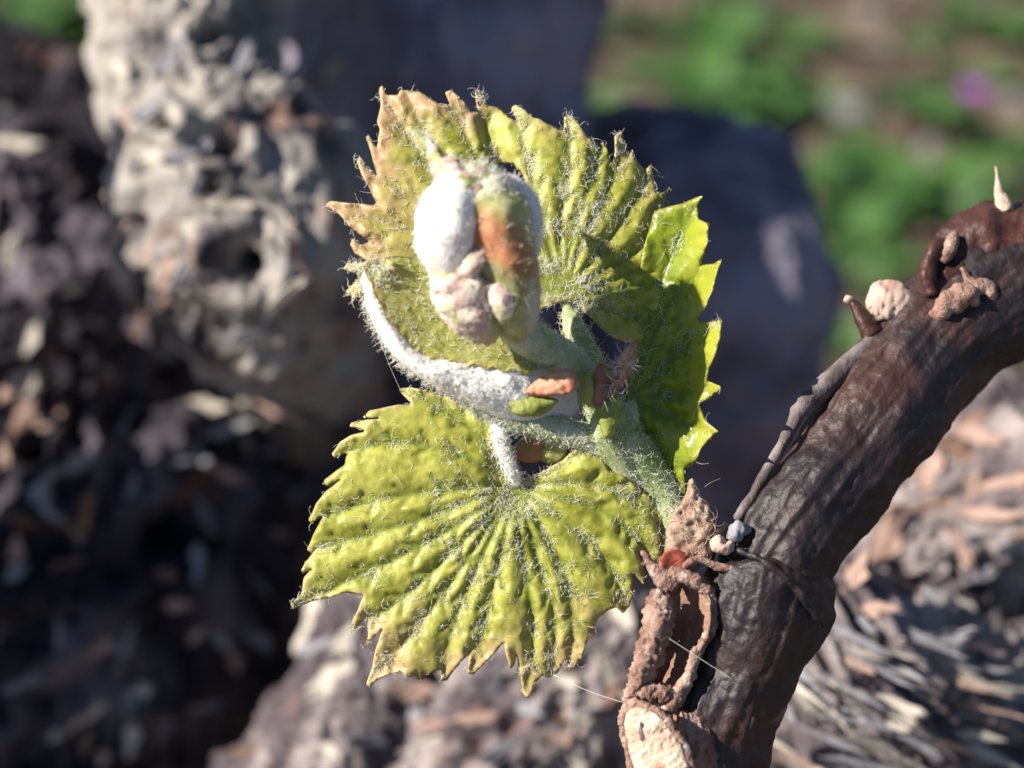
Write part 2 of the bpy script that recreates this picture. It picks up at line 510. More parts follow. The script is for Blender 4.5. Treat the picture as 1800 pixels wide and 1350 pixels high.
M['bark_fibre'] = plain('fibrous_bark', (0.085, 0.068, 0.078), (0.33, 0.285, 0.28), 90, 0.9, lo=.38, hi=.64, bump=0.9, bscale=500, bdist=0.0015, spec=0.2, third=((0.24, 0.14, 0.12), 110, .6, .75))
FL = [plain('flake_pale', (0.40, 0.36, 0.31), (0.50, 0.45, 0.39), 150, 0.9, bump=0.6, bscale=700),
      plain('flake_pink', (0.32, 0.21, 0.175), (0.42, 0.29, 0.24), 150, 0.9, bump=0.6, bscale=700),
      plain('flake_grey', (0.19, 0.185, 0.21), (0.29, 0.28, 0.30), 150, 0.9, bump=0.6, bscale=700),
      plain('flake_brown', (0.12, 0.07, 0.055), (0.21, 0.125, 0.09), 150, 0.9, bump=0.6, bscale=700)]
M['soil'] = plain('soil', (0.045, 0.032, 0.026), (0.15, 0.11, 0.085), 14, 0.95, bump=0.9, bscale=60, bdist=0.01, spec=0.2, third=((0.14, 0.115, 0.09), 30, .60, .72))
M['grass'] = plain('grass_blade', (0.018, 0.055, 0.014), (0.045, 0.10, 0.022), 12, 0.55)
M['weed'] = plain('weed_leaf', (0.032, 0.085, 0.018), (0.065, 0.14, 0.030), 30, 0.5)
M['straw'] = plain('dry_straw', (0.16, 0.115, 0.085), (0.26, 0.21, 0.16), 30, 0.8)
M['petal'] = plain('magenta_petal', (0.30, 0.04, 0.40), (0.40, 0.08, 0.48), 60, 0.6)
M['pebble'] = plain('pebble', (0.15, 0.14, 0.15), (0.24, 0.23, 0.23), 40, 0.85)

# ------------------------------------------------------------------ ground
gn = 130
gx = np.concatenate([np.linspace(-40, -1.6, 14)[:-1], np.linspace(-1.6, 1.6, gn), np.linspace(1.6, 40, 14)[1:]])
gy = np.concatenate([np.linspace(-20, -0.6, 8)[:-1], np.linspace(-0.6, 2.6, gn), np.linspace(2.6, 80, 16)[1:]])
GX, GY = np.meshgrid(gx, gy, indexing='ij')
gp = np.stack([GX.ravel(), GY.ravel(), np.zeros(GX.size)], 1)
near = np.exp(-((gp[:, 0] / 2) ** 2 + ((gp[:, 1] - 1) / 2) ** 2))
gp[:, 2] = (fbm(gp * 9, 4, 3) * 0.022 + fbm(gp * 2, 2, 5) * 0.02) * near
ny = len(gy)
ii = np.arange(len(gx) - 1)[:, None]; jj = np.arange(ny - 1)[None, :]
gf = np.stack([ii * ny + jj, (ii + 1) * ny + jj, (ii + 1) * ny + jj + 1, ii * ny + jj + 1], 2).reshape(-1, 4)
ground = add_mesh('ground', gp, gf, M['soil'])
ground['kind'] = 'structure'
g_bvh = BVHTree.FromPolygons([Vector(v) for v in gp], [tuple(int(k) for k in f) for f in gf])

def ground_at(px, py):
    d = W(px, py, 1.0) - CAM
    hit = g_bvh.ray_cast(Vector(CAM), Vector(d))
    return np.array(hit[0]) if hit[0] else None

def ground_z(x, y):
    hit = g_bvh.ray_cast(Vector((x, y, 1)), Vector((0, 0, -1)))
    return hit[0].z if hit[0] else 0.0

# grass and litter, uncountable
def blades(name, n, mat, xr, yr, hr, wr, lean, label, cat, clump=True, flat=False):
    V = []; F = []
    cl = rng.uniform([xr[0], yr[0]], [xr[1], yr[1]], (max(4, n // 26), 2))
    for i in range(n):
        if clump:
            c = cl[rng.integers(len(cl))]; x, y = c + rng.normal(0, .035, 2)
        else: x, y = rng.uniform(*xr), rng.uniform(*yr)
        z = ground_z(x, y)
        a = rng.uniform(0, 6.283); h = rng.uniform(*hr); w = rng.uniform(*wr)
        side = np.array([math.cos(a), math.sin(a), 0]); fw = np.array([-math.sin(a), math.cos(a), 0])
        ln = rng.uniform(.2, 1) * lean
        b = len(V)
        base = np.array([x, y, z - 0.003])
        for k in range(5):
            t = k / 4
            if flat: c = base + fw * h * (t - .5) + np.array([0, 0, .006 + .006 * math.sin(t * 3)]); ww = w
            else: c = base + np.array([0, 0, 1]) * h * t * (1 - .35 * t * ln) + fw * h * ln * t * t; ww = w * (1 - t ** 2) + .0004
            V.append(c - side * ww); V.append(c + side * ww + np.array([0, 0, .0006]))
        for k in range(4): F.append((b + 2 * k, b + 2 * k + 1, b + 2 * k + 3, b + 2 * k + 2))
    o = add_mesh(name, np.array(V), np.array(F), mat)
    return tagobj(o, label, cat, kind='stuff')
blades('grass', 1900, M['grass'], (-1.3, 1.3), (0.45, 2.6), (.02, .075), (.0016, .004), .8, 'short green grass growing on the soil behind the vine', 'grass')
blades('dry_litter', 1500, M['straw'], (-1.2, 1.2), (0.35, 2.3), (.015, .06), (.0015, .004), 0, 'dry straw and plant litter lying on the soil', 'litter', clump=False, flat=True)

# weeds: broad leaved rosettes, one thing each
def weed(px, py, size, n, label, group):
    g = ground_at(px, py)
    if g is None: return
    r = empty('weed_plant', g, label, 'weed', group)
    a0 = rng.uniform(0, 6.28)
    for k in range(n):
        a = a0 + k * 2.399 + rng.normal(0, .2)
        L = size * rng.uniform(.6, 1.1); wd = L * rng.uniform(.22, .34); up = rng.uniform(.35, 1.1)
        fw = np.array([math.cos(a), math.sin(a), 0]); sd = np.array([-math.sin(a), math.cos(a), 0])
        V = []; F = []
        for i in range(7):
            t = i / 6
            c = g + fw * L * t * .9 + np.array([0, 0, 1]) * L * (up * t - .55 * up * t * t) - np.array([0, 0, .002])
            w = wd * math.sin(math.pi * min(1, .08 + .92 * t) ** .8) + .0006
            V += [c - sd * w + np.array([0, 0, w * .3]), c, c + sd * w + np.array([0, 0, w * .3])]
        nb = len(V)
        for i in range(6):
            for j in range(2): F.append((i * 3 + j, i * 3 + j + 1, i * 3 + j + 4, i * 3 + j + 3))
        V += [v - np.array([0, 0, .0008]) for v in V]
        F += [tuple(nb + q for q in f[::-1]) for f in F]
        add_mesh('leaf', np.array(V), np.array(F), M['weed'], r)
WEED_L = 'broad leaved green weed growing on the soil behind the bent cane'
weeds = [(1270, 60, .075, 9), (1240, 150, .085, 10), (1330, 190, .07, 8), (1400, 60, .06, 8), (1250, 215, .06, 7), (1500, 250, .05, 8),
         (1640, 190, .06, 8), (1760, 40, .06, 8), (1700, 20, .05, 7), (1560, 320, .07, 9), (1500, 390, .06, 8), (1660, 350, .07, 9),
         (1740, 300, .06, 8), (1790, 250, .05, 7), (1500, 480, .05, 8), (1430, 300, .05, 8), (1490, 590, .05, 8), (1560, 440, .04, 7),
         (1120, 110, .045, 7), (1060, 180, .05, 7), (1140, 30, .05, 7), (1060, 40, .04, 6), (1350, 110, .05, 7), (1610, 60, .045, 7),
         (60, 20, .08, 9), (140, 40, .09, 9), (20, 70, .06, 7), (180, 10, .07, 8), (1730, 130, .045, 7), (1590, 150, .045, 7), (1460, 180, .05, 7), (1660, 110, .03, 6)]
for w in weeds:
    if w[0] < 300: lb, gp_ = 'broad leaved green weed growing on the soil behind the sunlit knotty arm', 'weeds behind the knotty arm'
    elif w[0] < 1200: lb, gp_ = 'small green weed on bare soil between the trunk and the dark rounded arm', 'weeds between trunk and dark arm'
    elif abs(w[0] - 1690) < 60 and w[1] < 240: lb, gp_ = 'green weed growing close beside the magenta flower', 'weeds beside the magenta flower'
    else: lb, gp_ = WEED_L, 'weeds behind the vine'
    weed(w[0], w[1] + 25, w[2] * .8, w[3] - 1, lb, gp_)
# the magenta flower
fp = ground_at(1690, 275)
fl = empty('flower', fp, 'small magenta flower standing among the green weeds', 'flower')
def ring_tube(path, nv=7):
    cen, rad, T, dirs, th, s = tube_grid(np.asarray(path, float), 10, nv)
    V = np.vstack([(cen[:, None, :] + dirs * rad[:, None, None]).reshape(-1, 3), cen[:1], cen[-1:]])
    return V, list(grid_faces(10, nv))
hh = 0.05
V, F = ring_tube([(*fp, .0012), (*(fp + [0.002, 0, hh * .5]), .001), (*(fp + [0.0, -.002, hh]), .001)])
add_mesh('stem', V, F, M['weed'], fl)
ctr = fp + np.array([0, -.002, hh])
for k in range(11):
    a = k * 2 * math.pi / 11
    fw = np.array([math.cos(a), math.sin(a), .25 + .2 * (k % 2)]); sd = np.array([-math.sin(a), math.cos(a), 0])
    V = []; F = []
    for i in range(5):
        t = i / 4; w = .0035 * math.sin(math.pi * (.12 + .8 * t)) + .0005
        c = ctr + fw * .010 * t
        V += [c - sd * w, c + [0, 0, .001], c + sd * w]
    nb = len(V)
    for i in range(4):
        for j in range(2): F.append((i * 3 + j, i * 3 + j + 1, i * 3 + j + 4, i * 3 + j + 3))
    V += [v - np.array([0, 0, .0006]) for v in V]; F += [tuple(nb + q for q in f[::-1]) for f in F]
    add_mesh('petal', np.array(V), np.array(F), M['petal'], fl)
V, F = ring_tube([(*(ctr - [0, 0, .001]), .004), (*(ctr + [0, 0, .002]), .0045), (*(ctr + [0, 0, .005]), .002)])
add_mesh('flower_centre', V, F, M['petal'], fl)
# pale pebbles
for (px, py, s) in [(1500, 205, .016), (1470, 190, .012), (1790, 190, .014), (1110, 190, .010), (1180, 250, .010), (1530, 30, .012), (1020, 150, .012), (1380, 240, .012), (1640, 270, .01), (1010, 90, .014), (1330, 20, .014), (1560, 90, .01)]:
    g = ground_at(px, py)
    cen, rad, T, dirs, th, ss = tube_grid(np.array([(*(g + [-s, 0, 0]), s * .1), (*(g + [-s * .6, 0, s * .1]), s * .6), (*(g + [0, .1 * s, s * .15]), s * .75), (*(g + [s * .6, 0, s * .1]), s * .55), (*(g + [s, 0, 0]), s * .08)]), 14, 12)
    V = (cen[:, None, :] + dirs * rad[:, None, None]).reshape(-1, 3); V = V + (V - g) * fbm(V * 60, 2, 1)[:, None] * .3
    V = np.vstack([V, cen[:1], cen[-1:]])
    tagobj(add_mesh('pebble', V, list(grid_faces(14, 12)), M['pebble']), 'small pale pebble lying on the soil among the weeds', 'pebble', 'pebbles on the soil')

# ------------------------------------------------------------------ old vine wood
BV = []     # world-space polygons of the wood, for things that sit on it
def bark_tube(name, path, nu, nv, mat, parent, lump=.2, lscale=60., fib=.10, ffreq=5., knots=(), seed=0, fine=.03, label=None):
    """path rows: photo x, y, distance d (m), radius in photo pixels at that distance"""
    q = np.array([[*W(a, b, d), r * d / FPX] for a, b, d, r in path])
    cen, rad, T, dirs, th, s = tube_grid(q, nu, nv)
    pos = cen[:, None, :] + dirs * rad[:, None, None]
    fl = pos.reshape(-1, 3)
    R = rad.max()
    h = fbm(fl * lscale, 4, seed) * lump
    h = h + fbm(fl * lscale * 3.1, 3, seed + 20, ridged=True) * lump * .30
    fq = np.stack([np.cos(th)[None, :].repeat(nu, 0) * ffreq, np.sin(th)[None, :].repeat(nu, 0) * ffreq, (s / R * .8)[:, None].repeat(nv, 1)], 2).reshape(-1, 3)
    fq = fq + 0.5 * vnoise(fl * lscale * 1.5, seed + 5)[:, None]
    h = h + fbm(fq, 4, seed + 40, ridged=True, gain=.6) * fib
    h = h + fbm(fl * 900, 3, seed + 60) * fine
    h = h.reshape(nu, nv) * np.minimum(rad, R * .8)[:, None]
    pos = pos + dirs * h[..., None]
    fl = pos.reshape(-1, 3)
    # knot holes: a raised ring round a pit, on the side that faces the lens
    out = dirs.reshape(-1, 3)
    for (kx, ky, r0, r1, depth) in knots:
        rel = fl - CAM; dd = rel @ FWD
        sx = rel @ RGT / dd * FPX + 900; sy = -(rel @ UPV) / dd * FPX + 675
        front = (out @ -FWD) > 0.1
        e = np.hypot(sx - kx, (sy - ky) * 1.15)
        push = np.exp(-((e - r1) / (r1 * .35)) ** 2) * .0024 - (1 - smooth01((e - r0 * .6) / (r0 * .8))) * depth
        fl = fl + (out * push[:, None]) * front[:, None]
    V = np.vstack([fl, cen[:1], cen[-1:]])
    F = list(grid_faces(nu, nv))
    o = add_mesh(name, V, F, mat, parent, label=label)
    BV.append((V, F[0]))
    return o

vine = empty('old_vine', W(760, 900, .36), 'gnarled grey barked old vine with a knot hole behind the young leaves', 'vine')
bark_tube('trunk', [(760, -620, .33, 290), (750, -100, .318, 285), (745, 150, .314, 280), (760, 420, .325, 280), (700, 800, .35, 330), (620, 1200, .42, 420), (600, 1700, .55, 500)], 170, 150, M['bark_shade_tint'], vine, lump=.20, lscale=45, fib=.12, ffreq=3, seed=3, label='smooth trunk with purple grey shade painted into its bark')
bark_tube('arm', [(400, -900, .275, 150), (370, -400, .268, 150), (345, -60, .263, 150), (335, 130, .258, 152), (375, 280, .252, 170), (462, 405, .246, 205), (482, 490, .250, 180), (505, 590, .275, 135), (570, 720, .33, 120)], 300, 230, M['bark'], vine, lump=.34, lscale=75, fib=.15, ffreq=3, seed=11,
          knots=[(436, 462, 24, 76, .013), (388, 262, 24, 60, .005), (290, 215, 14, 40, .004), (385, 322, 12, 34, .004), (360, 72, 14, 40, .004)], label='sunlit rugged arm with a knot hole')
bark_tube('arm', [(1090, 1100, .37, 220), (1150, 880, .345, 220), (1210, 680, .335, 225), (1240, 500, .33, 215), (1215, 380, .335, 180), (1130, 300, .35, 110), (1060, 260, .37, 60)], 170, 150, M['bark_shade_tint'], vine, lump=.26, lscale=50, fib=.12, ffreq=3, seed=23, label='dark rounded arm in the shade')
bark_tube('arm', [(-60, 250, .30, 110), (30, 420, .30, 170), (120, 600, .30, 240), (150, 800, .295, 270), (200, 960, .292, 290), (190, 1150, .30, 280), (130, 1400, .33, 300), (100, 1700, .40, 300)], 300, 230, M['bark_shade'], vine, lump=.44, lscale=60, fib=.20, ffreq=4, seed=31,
          knots=[(296, 942, 26, 80, .013), (60, 1120, 40, 75, .006), (62, 800, 16, 40, .005)], label='gnarled arm with a dark knot hole')
bark_tube('arm', [(-400, 180, .29, 90), (-200, 190, .292, 90), (-40, 240, .297, 75), (60, 262, .305, 50), (170, 275, .33, 40)], 120, 90, M['bark'], vine, lump=.3, lscale=80, fib=.15, seed=37, label='broken branch end catching the light')
bark_tube('spur', [(520, 1600, .26, 240), (610, 1400, .25, 190), (650, 1250, .245, 150), (620, 1120, .247, 85), (575, 1030, .255, 32)], 200, 150, M['bark_fibre'], vine, lump=.32, lscale=95, fib=.18, ffreq=4, seed=43, label='sunlit bark below the leaf')
bark_tube('spur', [(720, 1600, .25, 220), (830, 1420, .243, 220), (960, 1270, .238, 170), (1060, 1170, .24, 110), (1110, 1080, .25, 60)], 220, 170, M['bark_fibre'], vine, lump=.36, lscale=95, fib=.16, ffreq=4, seed=47, label='lumpy bark below the leaf')
bark_tube('spur', [(1395, 950, .222, 40), (1410, 1060, .212, 100), (1470, 1190, .213, 170), (1600, 1290, .228, 210), (1800, 1330, .243, 230), (2050, 1330, .26, 240)], 300, 240, M['bark_fibre'], vine, lump=.22, lscale=60, fib=.34, ffreq=3.6, seed=53, label='fibrous pale bark of the spur below the cane')
bark_tube('spur', [(1480, 1060, .245, 70), (1560, 990, .24, 115), (1680, 930, .238, 160), (1840, 900, .245, 190), (2050, 880, .26, 200)], 220, 190, M['bark_fibre'], vine, lump=.46, lscale=85, fib=.16, ffreq=4, seed=59, label='broken lumpy bark behind the cane')
bark_tube('arm', [(-300, 60, .34, 110), (-60, 130, .335, 105), (90, 185, .335, 95), (220, 260, .335, 80), (330, 380, .33, 60)], 140, 110, M['bark_shade'], vine, lump=.34, lscale=70, fib=.18, seed=71, label='added dark branch standing in for the shaded gap beside the sunlit arm')  # extra branch in dark bark, added to make the gap read as shade
# unseen arm added out of frame on the left to shade the lower arm
bark_tube('arm', [(-760, 1300, .25, 150), (-560, 900, .235, 110), (-470, 500, .225, 90), (-430, 200, .22, 80), (-420, -100, .22, 60)], 120, 90, M['bark'], vine, lump=.3, lscale=70, fib=.15, seed=61)

allv = []; allf = []; off = 0
for V, F in BV:
    allv += [Vector(v) for v in V]; allf += [tuple(int(k) + off for k in f) for f in F]; off += len(V)
wood = BVHTree.FromPolygons(allv, allf)
def wood_at(px, py):
    h = wood.ray_cast(Vector(CAM), Vector(W(px, py, 1.0) - CAM))
    return (np.array(h[0]), np.array(h[1])) if h[0] else (None, None)

def flake(px, py, ln, wd, ang, c, tilt=0.25, curl=.25):
    """a lifted bark chip lying on the wood at a photo pixel"""
    p, n = wood_at(px, py)
    if p is None: return
    if n @ FWD > 0: n = -n
    d = (p - CAM) @ FWD; k = d / FPX
    n = n * .6 - FWD * .4; n /= np.linalg.norm(n)
    a = math.radians(ang)
    t = RGT * math.cos(a) + UPV * math.sin(a); t = t - n * (t @ n); t /= np.linalg.norm(t)
    b = np.cross(n, t)
    nu, nv = 7, 4; V = []; F = []
    ph = rng.uniform(0, 6); rag = rng.uniform(.55, 1.15, (nu, 2)); skew = rng.normal(0, .25)
    for side in (1, -1):
        for i in range(nu):
            u = i / (nu - 1) * 2 - 1
            wv = (1 - abs(u) ** 3) * (.75 + .25 * math.sin(u * 4 + ph)) + .1
            for j in range(nv):
                v = j / (nv - 1) * 2 - 1
                hgt = (1.2 - v * v * 0.6) * wd * .25 + curl * u * u * ln * .25 + tilt * u * ln * .15 + side * wd * .09
                jit = rng.normal(0, .14) * wd
                V.append(p + (t * (u * ln / 2 + jit) + b * ((v * rag[i, int(v > 0)] + skew * u) * wd / 2 * wv) + n * (hgt - wd * .12)) * k)
    m = nu * nv
    for i in range(nu - 1):
        for j in range(nv - 1):
            q = (i * nv + j, (i + 1) * nv + j, (i + 1) * nv + j + 1, i * nv + j + 1)
            F.append(q); F.append(tuple(m + x for x in q[::-1]))
    loop = [i * nv for i in range(nu)] + [(nu - 1) * nv + j for j in range(1, nv)] + [i * nv + nv - 1 for i in range(nu - 2, -1, -1)] + [j for j in range(nv - 2, 0, -1)]
    for a_, b_ in zip(loop, loop[1:] + loop[:1]): F.append((a_, b_, m + b_, m + a_))
    add_mesh('bark_flake', np.array(V), np.array(F), FL[c], vine)

flakes = [(58, 595, 80, 26, 60, 0), (128, 505, 44, 36, 20, 0), (183, 653, 28, 22, 30, 0), (23, 443, 80, 40, 80, 0), (58, 684, 60, 36, 60, 0), (43, 731, 100, 44, 50, 1),
 (12, 692, 40, 26, 70, 1), (10, 793, 60, 36, 60, 1), (82, 640, 50, 30, 70, 3), (124, 816, 100, 36, 10, 2), (369, 715, 70, 34, -10, 0), (389, 758, 110, 30, 15, 2),
 (435, 778, 60, 34, -20, 0), (505, 727, 110, 36, -5, 1), (389, 828, 100, 26, -28, 1), (299, 813, 80, 28, 5, 2), (237, 720, 30, 24, 0, 2), (195, 560, 40, 24, 40, 3),
 (148, 548, 34, 24, 50, 3), (521, 867, 34, 30, 40, 2), (455, 548, 100, 30, -5, 2), (319, 486, 60, 36, 60, 2), (311, 1062, 50, 30, 0, 1), (346, 1117, 40, 32, 40, 1),
 (486, 938, 60, 22, -8, 1), (136, 1264, 120, 34, 15, 0), (233, 1297, 60, 38, 80, 0), (148, 1311, 70, 30, 85, 1), (183, 1332, 40, 26, 60, 1), (253, 1214, 40, 28, 30, 0),
 (31, 1004, 40, 32, 30, 2), (109, 1120, 130, 30, 75, 2), (60, 1190, 120, 34, 20, 2), (544, 1097, 110, 40, 82, 0), (583, 1194, 100, 60, 40, 0), (607, 1128, 70, 40, 70, 0),
 (661, 1253, 80, 34, -20, 0), (692, 1218, 50, 36, 10, 1), (23, 253, 130, 32, -3, 0), (210, 117, 70, 36, -15, 0), (170, 156, 80, 28, -5, 0), (311, 198, 44, 36, 20, 0),
 (591, 222, 60, 30, 10, 2), (268, 280, 54, 36, 20, 0), (338, 404, 66, 34, -40, 0), (720, 1212, 90, 40, 0, 1), (1020, 1285, 62, 46, 20, 0), (1071, 1190, 100, 34, -60, 0),
 (880, 1320, 90, 40, 20, 2), (640, 1300, 80, 40, -10, 2), (760, 1300, 90, 34, 30, 0), (930, 1250, 70, 30, -30, 2), (835, 1260, 80, 30, 10, 1), (1560, 935, 110, 66, 70, 1),
 (1500, 1015, 120, 40, 60, 1), (1640, 830, 70, 46, 60, 1), (1690, 960, 80, 36, -70, 1), (1700, 800, 110, 50, -25, 3), (1760, 850, 120, 46, 10, 1), (1523, 1122, 34, 28, 0, 0),
 (1757, 1060, 60, 40, 80, 1), (1665, 1130, 90, 60, 40, 2), (1600, 1040, 70, 30, -30, 3), (1690, 1060, 50, 26, -40, 0), (1790, 960, 90, 40, -20, 2), (1620, 890, 110, 36, 5, 1),
 (1740, 905, 120, 34, -12, 1), (1725, 1010, 60, 30, 30, 2), (1510, 1170, 60, 24, -30, 1), (1580, 1240, 100, 26, -24, 0), (1430, 1180, 90, 24, -35, 0), (1700, 1290, 130, 24, -10, 0),
 (345, 30, 100, 40, 60, 0), (300, 100, 90, 36, 50, 2), (420, 120, 100, 36, 70, 2), (270, 190, 80, 40, 30, 2), (360, 170, 80, 36, 80, 0), (330, 270, 90, 34, 40, 2),
 (430, 330, 110, 46, -15, 0), (480, 380, 120, 40, -50, 0), (400, 360, 90, 40, 10, 0), (520, 440, 100, 34, -70, 1), (380, 500, 80, 34, 30, 1), (500, 520, 110, 34, 60, 0), (345, 330, 50, 30, 60, 2),
 (230, 870, 80, 34, 70, 2), (150, 900, 90, 40, 80, 3), (360, 900, 80, 26, -60, 2), (60, 880, 90, 36, 60, 2), (210, 770, 80, 34, 65, 2), (280, 1010, 80, 26, -10, 3), (120, 990, 60, 30, 40, 3), (90, 740, 60, 28, 40, 1), (160, 730, 80, 30, 70, 2)]
for f in flakes: flake(*f)
rs = np.random.default_rng(3)
for (x0, y0, x1, y1, n, cols) in [(200, 0, 620, 580, 8, (0, 0, 2, 1, 2)), (0, 430, 520, 1350, 30, (2, 3, 2, 1)), (520, 1080, 1100, 1350, 18, (0, 1, 2, 3)), (1480, 740, 1800, 1120, 16, (1, 3, 1, 2)), (1340, 1050, 1800, 1350, 0, (0, 2, 1))]:
    for i in range(n):
        flake(rs.uniform(x0, x1), rs.uniform(y0, y1), rs.uniform(40, 90), rs.uniform(20, 40), rs.uniform(-90, 90), cols[rs.integers(len(cols))])

for i in range(56):
    x = rs.uniform(1345, 1800); y = rs.uniform(1090, 1350)
    flake(x, y, rs.uniform(110, 230), rs.uniform(12, 24), -30 + 22 * (x - 1345) / 455 + rs.normal(0, 7), (0, 2, 2, 0, 1)[rs.integers(5)], tilt=.05, curl=.02)

def stick(name, a, b, r, mat, label, cat, thing=True, parent=None):
    a = np.array(a); b = np.array(b)
    mid = (a + b) / 2 + (b - a)[[1, 0, 2]] * .05
    cen, rad, T, dirs, th, s = tube_grid(np.array([(*a, r), (*mid, r * .9), (*b, r * .7)]), 24, 9)
    V = (cen[:, None, :] + dirs * rad[:, None, None] * (1 + .2 * fbm((cen[:, None, :] + dirs * .002).reshape(-1, 3) * 500, 3, 2).reshape(24, 9, 1))).reshape(-1, 3)
    o = add_mesh(name, np.vstack([V, cen[:1], cen[-1:]]), list(grid_faces(24, 9)), mat, parent)
    if thing: tagobj(o, label, cat)
    return o
p1, _ = wood_at(440, 190); p2, _ = wood_at(555, 45)
if p1 is not None and p2 is not None:
    stick('twig', p1 + FWD * .001, W(555, 45, .275), 11 * .26 / FPX, FL[2], 'thin grey twig leaning against the sunlit bark', 'twig')

# ------------------------------------------------------------------ the young shoot
shoot = empty('young_shoot', P(1195, 1000, -20), 'young vine shoot with downy yellow green leaves and a woolly tip on the brown cane', 'shoot')

def vein_set(J, tips, side=True):
    out = []
    for v in tips:
        pts = catmull(np.array([J] + list(v), float), 24)
        out.append(segs(pts))
        if side:
            L = np.linalg.norm(np.diff(pts, axis=0), axis=1).sum()
            for k, i in enumerate(range(7, 22, 4)):
                d = pts[min(i + 1, 23)] - pts[i - 1]; d /= np.linalg.norm(d) + 1e-9
                for sgn in ((1, -1)):
                    a = sgn * (0.62 + .1 * rng.normal())
                    q = np.array([d[0] * math.cos(a) - d[1] * math.sin(a), d[0] * math.sin(a) + d[1] * math.cos(a)])
                    e = pts[i] + q * L * .13 * (1 - i / 40)
                    out.append(segs(np.array([pts[i], (pts[i] + e) / 2 + d * 2, e])))
    return np.concatenate(out)

def vine_leaf(outline, J, tips, plane, mat, nhair, spacing=4.4, thick=4.0, amp=5.6, blush_lit=None, holes=(), label=None, edge_w=5.0, hlen=(8, 24), rad=.5, jz=0.0, hair_bias=None, lone=False):
    J = np.array(J, float)
    main = np.concatenate([segs(catmull(np.array([J] + list(v), float), 24)) for v in tips])
    allv_ = vein_set(J, tips)
    def zf(x, y, ed):
        p = np.stack([x, y], 1)
        dm = dist_poly(p, main); da = dist_poly(p, allv_)
        rj = np.hypot(x - J[0], y - J[1])
        g = smooth01(rj / 70)
        z = plane(x, y)
        z = z + g * amp * 1.5 * (1 - np.exp(-(dm / 20) ** 2))
        z = z + g * amp * .75 * (1 - np.exp(-(da / 6) ** 2))
        q = np.stack([x * .022, y * .022, np.full(len(x), jz)], 1)
        z = z + fbm(q, 3, 5) * amp * .8
        z = z + fbm(q * 3.2, 2, 9) * amp * .22
        # the serrated rim turns down a little, unevenly
        rim = np.exp(-ed / 14)
        z = z + rim * (fbm(q * 1.6, 2, 15) * 16 - 4)
        return z
    def mk(x, y, ed):
        p = np.stack([x, y], 1)
        da = dist_poly(p, allv_); dm = dist_poly(p, main)
        n = fbm(np.stack([x * .03, y * .03, np.full(len(x), jz + 3)], 1), 2, 21)
        e = np.exp(-ed / edge_w) * np.clip(.75 + n, 0, 1)
        v = np.maximum(np.exp(-(dm / 5) ** 2), .7 * np.exp(-(da / 3.5) ** 2))
        b = np.clip(blush_lit(x, y, ed) + .35 * n * (blush_lit(x, y, ed) > .02), 0, 1) if blush_lit else np.zeros(len(x))
        return np.stack([e, v, b], 1)
    s_ = sheet('leaf', sharpen(chaikin(outline, 1, .1), 1.4), zf, spacing, thick, mat, shoot, holes=holes, mask=mk, label=label, round_it=0)
    p2 = s_.v[:, :2]
    dm = dist_poly(p2, main); da = dist_poly(p2, allv_)
    rj = np.hypot(p2[:, 0] - J[0], p2[:, 1] - J[1])
    cl = fbm(np.column_stack([p2 * .03, np.zeros(len(p2))]), 3, 33)
    dens = .18 + 1.1 * np.exp(-(dm / 11) ** 2) + .6 * np.exp(-(da / 6) ** 2) + 3.6 * np.exp(-(rj / 50) ** 2) 
    dens = dens * np.clip(.55 + 1.5 * cl, .05, 2)
    if hair_bias is not None: dens = dens * hair_bias(p2[:, 0], p2[:, 1])
    b, nn = sample_surf(s_, nhair, dens)
    b = b + nn * (thick * .5 - .5) * 0 
    # fringe along the rim
    ol = s_.outline; k = rng.choice(len(ol), nhair // 30)
    near_ = np.array([((s_.v[:, 0] - ol[q, 0]) ** 2 + (s_.v[:, 1] - ol[q, 1]) ** 2).argmin() for q in k])
    b2 = s_.v[near_]; nn2 = np.tile([0, 0, 1.0], (len(k), 1))
    cenp = s_.v[:, :2].mean(0)
    outd = np.column_stack([b2[:, :2] - cenp, np.zeros(len(k))]); outd /= np.linalg.norm(outd, axis=1, keepdims=True) + 1e-9
    nn3 = nn2 * .6 + outd * .8; nn3 /= np.linalg.norm(nn3, axis=1, keepdims=True)
    hairs('leaf_hair', np.vstack([b, b2]), np.vstack([nn, nn3]), s_.o, M['hair'], length=hlen, rad=rad, curl=.8, lift=.15, felt=1.6)
    return s_

